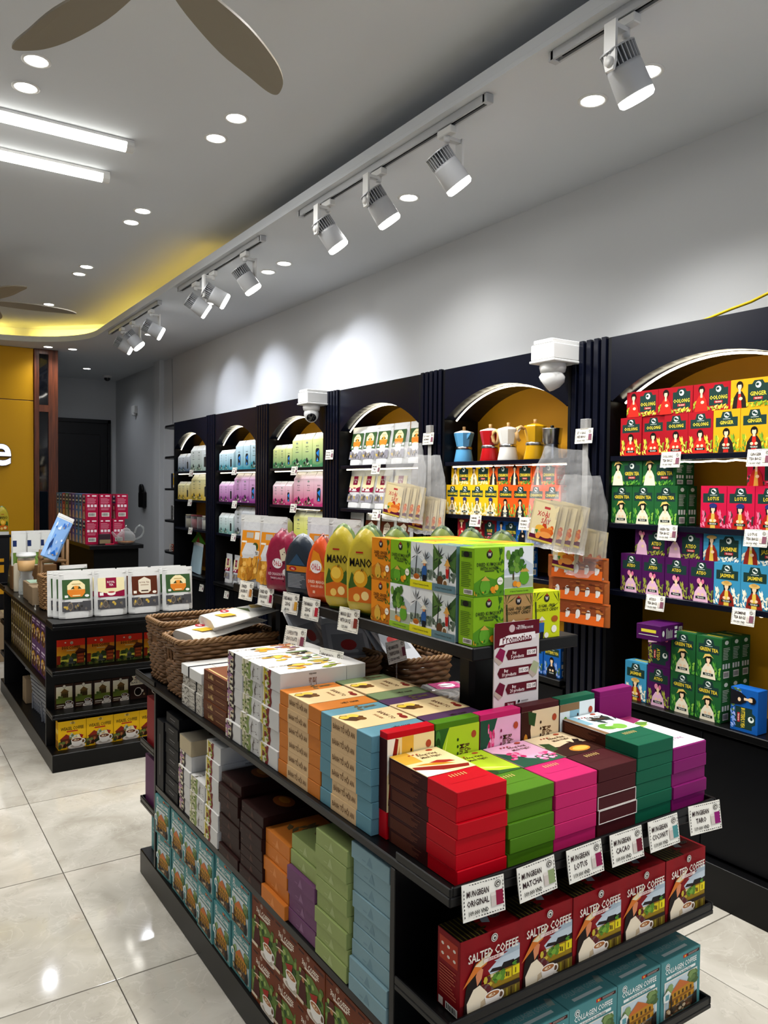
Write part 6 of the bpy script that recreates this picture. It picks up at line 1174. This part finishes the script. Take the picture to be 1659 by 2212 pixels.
o = inst('wall_device', G().box(-.06, -.0005, -.09, .09, -.1, .1, ch=.01).lathe([(0, 0), (.07, 0), (.07, .03), (0, .035)], 20, M=Matrix.Translation((-.03, 0, .13)) @ Matrix.Rotation(-PI / 2, 4, 'Y')).mesh('wall_device', 'black metal'), None, (2.945, 10.05, 1.36)); tag(o, 'dark device on the corridor wall beside the pillar', 'wall device')
o = G().tube([(2.916, 8.9, 3.0), (2.914, 8.88, 2.7), (2.916, 8.86, 2.22)], .004, 6).build('wall_cable', 'grey aluminium'); tag(o, 'thin cable running down the wall past the last cabinet', 'cable')
# ------------------------------------------------------------------ far gondola goods
gx, gy = .838, 4.57
names = ('green and orange', 'red and cream', 'brown', 'green and orange')
for i, k in enumerate(('orange', 'royal', 'brown', 'orange')):
    for q in range(3):
        y = 4.668 + .040 * q; w = ('front', 'second', 'third')[q]
        put_pouch(TP[k], (.978 + .1935 * i - .022 * q + (0, 0, .0, .01)[i], y, TB + .001 * q), 0, 'white tea pouch with a %s label, %s of the %s column' % (names[i], w, ('left', 'middle left', 'middle right', 'right')[i]), group='white tea pouches on the far table', tilt=-.05, name='tea_pouch')
for i in range(4): carton('coffee_carton egg', (.936 + .1605 * i, 4.628, .5275), 0, 'red to yellow coffee carton with a tower, %s from the left, far table' % ORD[i], 'coffee carton', 'red and yellow cartons on the upper tray of the far table')
for i in range(4): carton('coffee_carton cream', (.900 + .1025 * i, 4.628, .2935), 0, 'cream coffee carton with a brown border, %s from the left on the far table' % ORD[i], 'coffee carton', 'cream cartons on the lower tray of the far table')
for i in range(4): carton('coffee_carton white', (1.310 + .1025 * i, 4.628, .2935), 0, 'white and brown cup carton, %s beside the cream cartons' % ORD[i], 'coffee carton', 'white and brown cartons on the lower tray of the far table')
for i in range(4): carton('coffee_carton yellow', (.920 + .1465 * i, 4.52, .0966), 0, 'yellow coffee carton, %s from the left on the far table plinth' % ORD[i], 'coffee carton', 'yellow cartons on the plinth of the far table')
for r in range(2):
    for i in range(3): carton('snack_carton purple', (gx + .037, 4.865 + .155 * i, .4186 + .1655 * r), LFT, 'purple snack carton, %s from the near end, %s row, far table side' % (ORD[i], ('lower', 'upper')[r]), 'snack carton', 'purple cartons on the side of the far table')
    for i in range(10): carton('snack_carton brown', (gx + .037, 5.30 + .083 * i, .4186 + .1655 * r), LFT, 'slim brown and yellow carton, %s from the purple ones, %s row, far table' % (ORD[i], ('lower', 'upper')[r]), 'snack carton', 'slim brown cartons on the side of the far table')
for i, y in enumerate((4.98, 5.32)):
    o = empty('plastic_basket', (gx + .175, y, .0968)); tag(o, '%s grey slotted plastic shopping basket on the far table plinth' % ('nearer', 'farther')[i], 'basket', 'grey plastic shopping baskets'); o.rotation_euler = (0, 0, .06)
    g = G(); 
    for q in range(9):
        z = .02 + .026 * q; s = .86 + .14 * q / 8
        for a in (-1, 1): g.box(-.145 * s, .145 * s, a * .135 * s - .003, a * .135 * s + .003, z, z + .017); g.box(a * .145 * s - .003, a * .145 * s + .003, -.135 * s, .135 * s, z, z + .017)
    for q in range(7):
        for a in (-1, 1):
            u = -1 + 2 * q / 6; g.box(u * .135 - .004, u * .135 + .004, a * .118 - .004, a * .118 + .004, .0, .10); g.box(a * .128 - .004, a * .128 + .004, u * .12 - .004, u * .12 + .004, .0, .10)
    bm_ = g.box(-.125, .125, -.116, .116, 0, .008)
    inst('slotted_wall', g.mesh('slotted_wall', 'grey plastic'), o)
    rim = G()
    for a in (-1, 1): rim.box(-.165, .165, a * .15 - .013, a * .15 + .013, .252, .268, ch=.005); rim.box(a * .16 - .013, a * .16 + .013, -.15, .15, .252, .268, ch=.005)
    inst('rim', rim.mesh('rim', 'grey plastic'), o)
def kraft(x, y, z, sx, sy, sz, label, group=None, rz=0, nm='kraft_box', c='#8a765c'):
    o = inst(nm, G().box(-sx/2, sx/2, -sy/2, sy/2, 0, sz, c, ch=.003).mesh(nm, 'matte paper'), None, (x, y, z), rz); tag(o, label, 'box', group)
    inst('tape', G().box(-.02, .02, -sy/2 - .0006, sy/2 + .0006, sz, sz + .0006, '#a8946c').mesh('tape', 'printed card'), o); return o
kraft(.90, 5.62, .0966, .10, .13, .16, 'small kraft box beside the grey baskets on the far table plinth'); kraft(1.02, 5.58, .0966, .12, .15, .26, 'taller kraft box behind the grey baskets on the far table plinth')
kraft(1.0, 7.62, .0005, .26, .36, .40, 'large cardboard carton standing on the floor at the left edge')
basket(.865, 1.08, 5.00, 5.20, TB, .20, 'round-cornered wicker basket beside the white tea pouches', 13, m_='wicker light', group='wicker basket on the far table')
o = kraft(.915, 5.34, TB, .14, .16, .115, 'kraft box on the far table beside the wicker basket', 'kraft boxes on the far table'); o = kraft(.925, 5.58, TB, .14, .22, .115, 'longer kraft box with a pale green lid on the far table', 'kraft boxes on the far table')
inst('green_lid', G().box(-.055, .055, -.09, .09, .1157, .1175, '#9fb8a0').mesh('green_lid'), o)
# glass coffee drippers and white packs
for i, (x, y) in enumerate(((.90, 5.85), (.92, 5.98))):
    o = empty('glass_dripper', (x, y, TB)); tag(o, '%s glass cup with a wooden collar on the far table' % ('nearer', 'farther')[i], 'glass cup', 'glass cups on the far table')
    inst('glass', G().lathe([(.0, .001), (.045, .001), (.05, .01), (.048, .10), (.035, .12), (.05, .20), (.055, .26)], 20).mesh('glass', 'clear glass'), o); inst('collar', G().lathe([(.040, .16), (.052, .17), (.058, .235), (.0, .235)], 16).mesh('collar', 'light wood'), o); inst('rim', G().lathe([(.056, .2601), (.064, .262), (.064, .275), (0, .276)], 20).mesh('rim', 'white plastic'), o)
WG = pouch(.10, .25, .05, '#d9dad6', [R(0, 0, 1, 1, '#d9dad6'), R(0, 0, 1, .4, '#5f7a34')] + blobs(10, .1, .9, .05, .3, .1, ('#4a6a24', '#7a9a48'), 3) + [R(.0, .6, .3, .8, '#1c2c5a')])
TALL = .16
for i, (x, y) in enumerate(((.90, 6.16), (1.0, 6.18), (1.09, 6.20))): 
    o = put_pouch(WG, (x, y, TB + .17), 0, 'white and green pouch, %s of three on the wooden stand of the far table' % ('left', 'middle', 'right')[i], group='white and green pouches on the far table')
kraft(1.0, 6.19, TB, .30, .12, .169, 'wooden block carrying the white and green pouches', None, 0, 'wooden_block', '#6a4c2e')
# small ladder stand with a blue pouch
o = empty('ladder_stand', (1.02, 5.45, TB)); tag(o, 'small brown wooden ladder stand behind the wicker basket', 'stand')
for nm, a, b in (('leg', (-.10, -.04, 0), (-.085, 0, .30)), ('leg', (-.10, .10, 0), (-.085, .06, .33)), ('upright', (.06, -.04, 0), (.06, -.04, .40)), ('upright', (.06, .10, 0), (.06, .10, .42)), ('rung', (-.09, -.02, .26), (.06, -.04, .26)), ('rung', (-.09, -.02, .28), (-.09, .08, .28)), ('rung', (.06, -.04, .22), (.06, .10, .22)), ('rung', (-.09, .08, .26), (.06, .10, .26))): inst(nm, G().tube([a, b], .011, 8).mesh(nm, 'bamboo'), o)
BLp = pouch(.11, .30, .04, '#7fa8dc', blobs(24, .05, .95, .05, .95, .06, ('#4a86d8', '#b8d0ee', '#2f6ac0', '#dfe9f4', '#c8a06a'), 3) + [P([(.1, .1), (.3, .3), (.25, .5), (.1, .3)], '#1f3a6a'), P([(.4, .08), (.6, .2), (.8, .08)], '#1a5fb8')])
o = put_pouch(BLp, (.955, 5.36, TB + .285), .3, 'pale blue patterned pouch leaning on the wooden ladder stand'); o.rotation_euler = (-.15, .45, .1)
DGp = pouch(.18, .24, .06, '#2c3a2a', [E_(.35, .35, .06, .05, '#8a8a6a'), R(.45, .34, .8, .37, '#8a8a6a')])
put_pouch(DGp, (1.10, 5.32, TB), .2, 'dark green pouch behind the wicker basket on the far table')
put_pouch(DGp, (.885, 6.36, TB), LFT, 'dark green pouch at the far left corner of the far table')
o = inst('cream_bottle', G().lathe([(0, 0), (.026, 0), (.028, .006), (.028, .19), (.02, .2), (0, .201)], 16, '#cfc4ae').mesh('cream_bottle'), None, (.872, 6.02, TB)); tag(o, 'slim cream tube standing at the table edge beside the glass cups', 'bottle')
for i, y in enumerate((5.70, 5.10)): price_tag((gx - .004, y, .748), LFT, 0, sp('SALE', 'TEA'), 'small price card on the long edge of the far table, %s one' % ('farther', 'nearer')[i], w=.05, h=.045, group=None)
# ------------------------------------------------------------------ tea counter behind
o = empty('tea_counter', (1.66, 7.27, 0)); tag(o, 'black counter carrying the stacked crimson tea boxes and teapot', 'counter')
bar(o, 'counter_top', 'black metal', (-.02, .46, 0, 1.75, .962, .998), ch=.003); bar(o, 'body', 'black inner', (.03, .43, .06, 1.70, 0, .9615))
BT = {'lotus': '#b01a44', 'blue': '#3a6a9a', 'red': '#a83a3a', 'green': '#4a7a54', 'plum': '#4a2a62', 'teal': '#4a7a9a', 'violet': '#5a4a8a'}
for k, c in BT.items():
    a = [R(0, 0, 1, 1, c), R(.15, .62, .85, .92, '#23304a'), E_(.5, .9, .16, .05, '#dfe4e6'), R(.25, .7, .75, .76, '#d8d0b0'), E_(.5, .48, .2, .1, '#1c1614'), E_(.5, .44, .13, .09, '#e0b890'), P([(.15, 0), (.3, .3), (.7, .3), (.85, 0)], '#b88a7a' if k != 'red' else '#d8a02a')] + leaves(8, .0, .9, 0, .15, .2, ('#8a9a4a', '#cfc8b0'), 3)
    s = [R(0, 0, 1, 1, '#a8163e' if k == 'lotus' else c)] + lines(.12, .92, .62, .86, 6, '#d88aa0', 3) + [R(.12, .9, .3, .95, '#f0dfe4'), R(.5, .9, .86, .95, '#f0dfe4')] + [R(.12 + .28 * q, .48, .32 + .28 * q, .58, '#e8dadf') for q in range(3)] + lines(.15, .85, .36, .46, 3, '#d88aa0', 5) + (barcode(.2, .1, .82, .26) if k == 'lotus' else [])
    carton_meshes('tall_tea_box ' + k, .145, .109, .230, c, {'front': a, 'right': s})
for r in range(2):
    for i, k in enumerate(('lotus', 'teal', 'blue', 'violet', 'plum', 'green', 'red', 'blue', 'teal')):
        carton('tall_tea_box ' + k, (1.702, 7.522 + .149 * i, .9985 + .2305 * r), LFT, '%s tall tea box, %s from the near end, %s row on the counter' % (k, ORD[i], ('lower', 'upper')[r]), 'tea box', 'tall tea boxes on the counter')
    for i in (1, 2): carton('tall_tea_box lotus', (1.702 + .119 * i + (.03 if i == 2 and r else 0), 7.522, .9985 + .2305 * r), LFT, 'crimson tall tea box, %s column of the counter front, %s row' % (('middle', 'right')[i - 1], ('lower', 'upper')[r]), 'tea box', 'tall tea boxes on the counter')
o = empty('teapot', (1.985, 7.36, .9985)); tag(o, 'clear glass teapot with fruit tea on the counter', 'teapot')
inst('pot', G().lathe([(0, .001), (.055, .001), (.075, .012), (.088, .045), (.080, .085), (.055, .115), (.04, .122)], 28).mesh('pot', 'clear glass'), o); inst('tea', G().lathe([(0, .004), (.05, .004), (.07, .015), (.078, .028), (0, .028)], 24).mesh('tea', 'tea brown') if mat('tea brown', '#a8641c', rough=.2) else None, o)
inst('lid', G().lathe([(.042, .1225), (.03, .14), (.012, .15), (0, .151)], 24).mesh('lid', 'clear glass'), o); inst('lid_knob', G().lathe([(0, .1515), (.008, .152), (.012, .175), (0, .178)], 14).mesh('lid_knob', 'steel'), o)
inst('handle', G().tube([(.075, -.01, .10), (.09, -.012, .15), (.12, -.015, .175), (.15, -.02, .155), (.155, -.02, .11), (.135, -.018, .07), (.09, -.012, .045)], .008, 8).mesh('handle', 'clear glass'), o); inst('spout', G().tube([(-.07, 0, .05), (-.1, .01, .08), (-.125, .012, .115)], [.02, .013, .009], 10).mesh('spout', 'clear glass'), o)
o = inst('display_card', G().box(-.05, .05, -.025, .025, 0, .095, '#3a2a30', ch=.003).box(-.048, .048, -.026, -.0251, .01, .045, '#8a7a5a').mesh('display_card'), None, (1.80, 7.40, .9985)); tag(o, 'small dark box on the counter in front of the crimson boxes', 'box')
o = G().box(1.79, 1.87, 7.325, 7.338, .9985, 1.008, '#c02a44', ch=.002).build('red_marker'); tag(o, 'red marker pen lying on the counter edge', 'pen')
# ------------------------------------------------------------------ left edge: cash desk and lit sign letter
o = empty('cash_desk', (0, 8.0, 0)); tag(o, 'dark cash desk with gold stripes at the left picture edge', 'desk')
bar(o, 'body', 'door black', (-1.2, 1.09, 0, .6, 0, 1.045)); bar(o, 'desk_top', 'black metal', (-1.2, 1.10, -.01, .62, 1.0455, 1.07))
for q, z in enumerate((.30, .52, .72, .82)): bar(o, 'gold_stripe', 'yellow panel', (-1.2, 1.04, -.006, -.0005, z, z + (.02, .05, .07, .03)[q]), ch=0)
o = inst('label_strip', G().box(-.1, .06, -.003, .003, 0, .03, '#d8d8d4').mesh('label_strip'), None, (1.02, 7.98, 1.071)); tag(o, 'white label strip on the cash desk at the left edge', 'label strip')
put_pouch(FR['mano'], (1.03, 8.06, 1.0711), .3, 'yellow mango pouch standing on the cash desk at the left edge')
o = empty('lit_letter', (1.172, 9.2595, 1.745)); tag(o, 'glowing white letter e on the yellow wall', 'sign letter')
cu = bpy.data.curves.new('t', 'FONT'); cu.body = 'e'; cu.size = .46; cu.extrude = .018; cu.offset = .012; cu.resolution_u = 6
tmp = bpy.data.objects.new('t', cu)
for nm, mt, dz in (('letter_body', 'letter side', 0), ('lit_face', 'letter glow', 1)):
    if dz: cu.extrude = .002; cu.offset = .006
    me = bpy.data.meshes.new_from_object(tmp); me.name = nm; me.materials.clear(); me.materials.append(MATS[mt])
    c_ = inst(nm, me, o, (-.113, -.024 if not dz else -.0445, .005)); c_.rotation_euler = (PI / 2, 0, 0)
bpy.data.objects.remove(tmp)
bpy.context.view_layer.update()
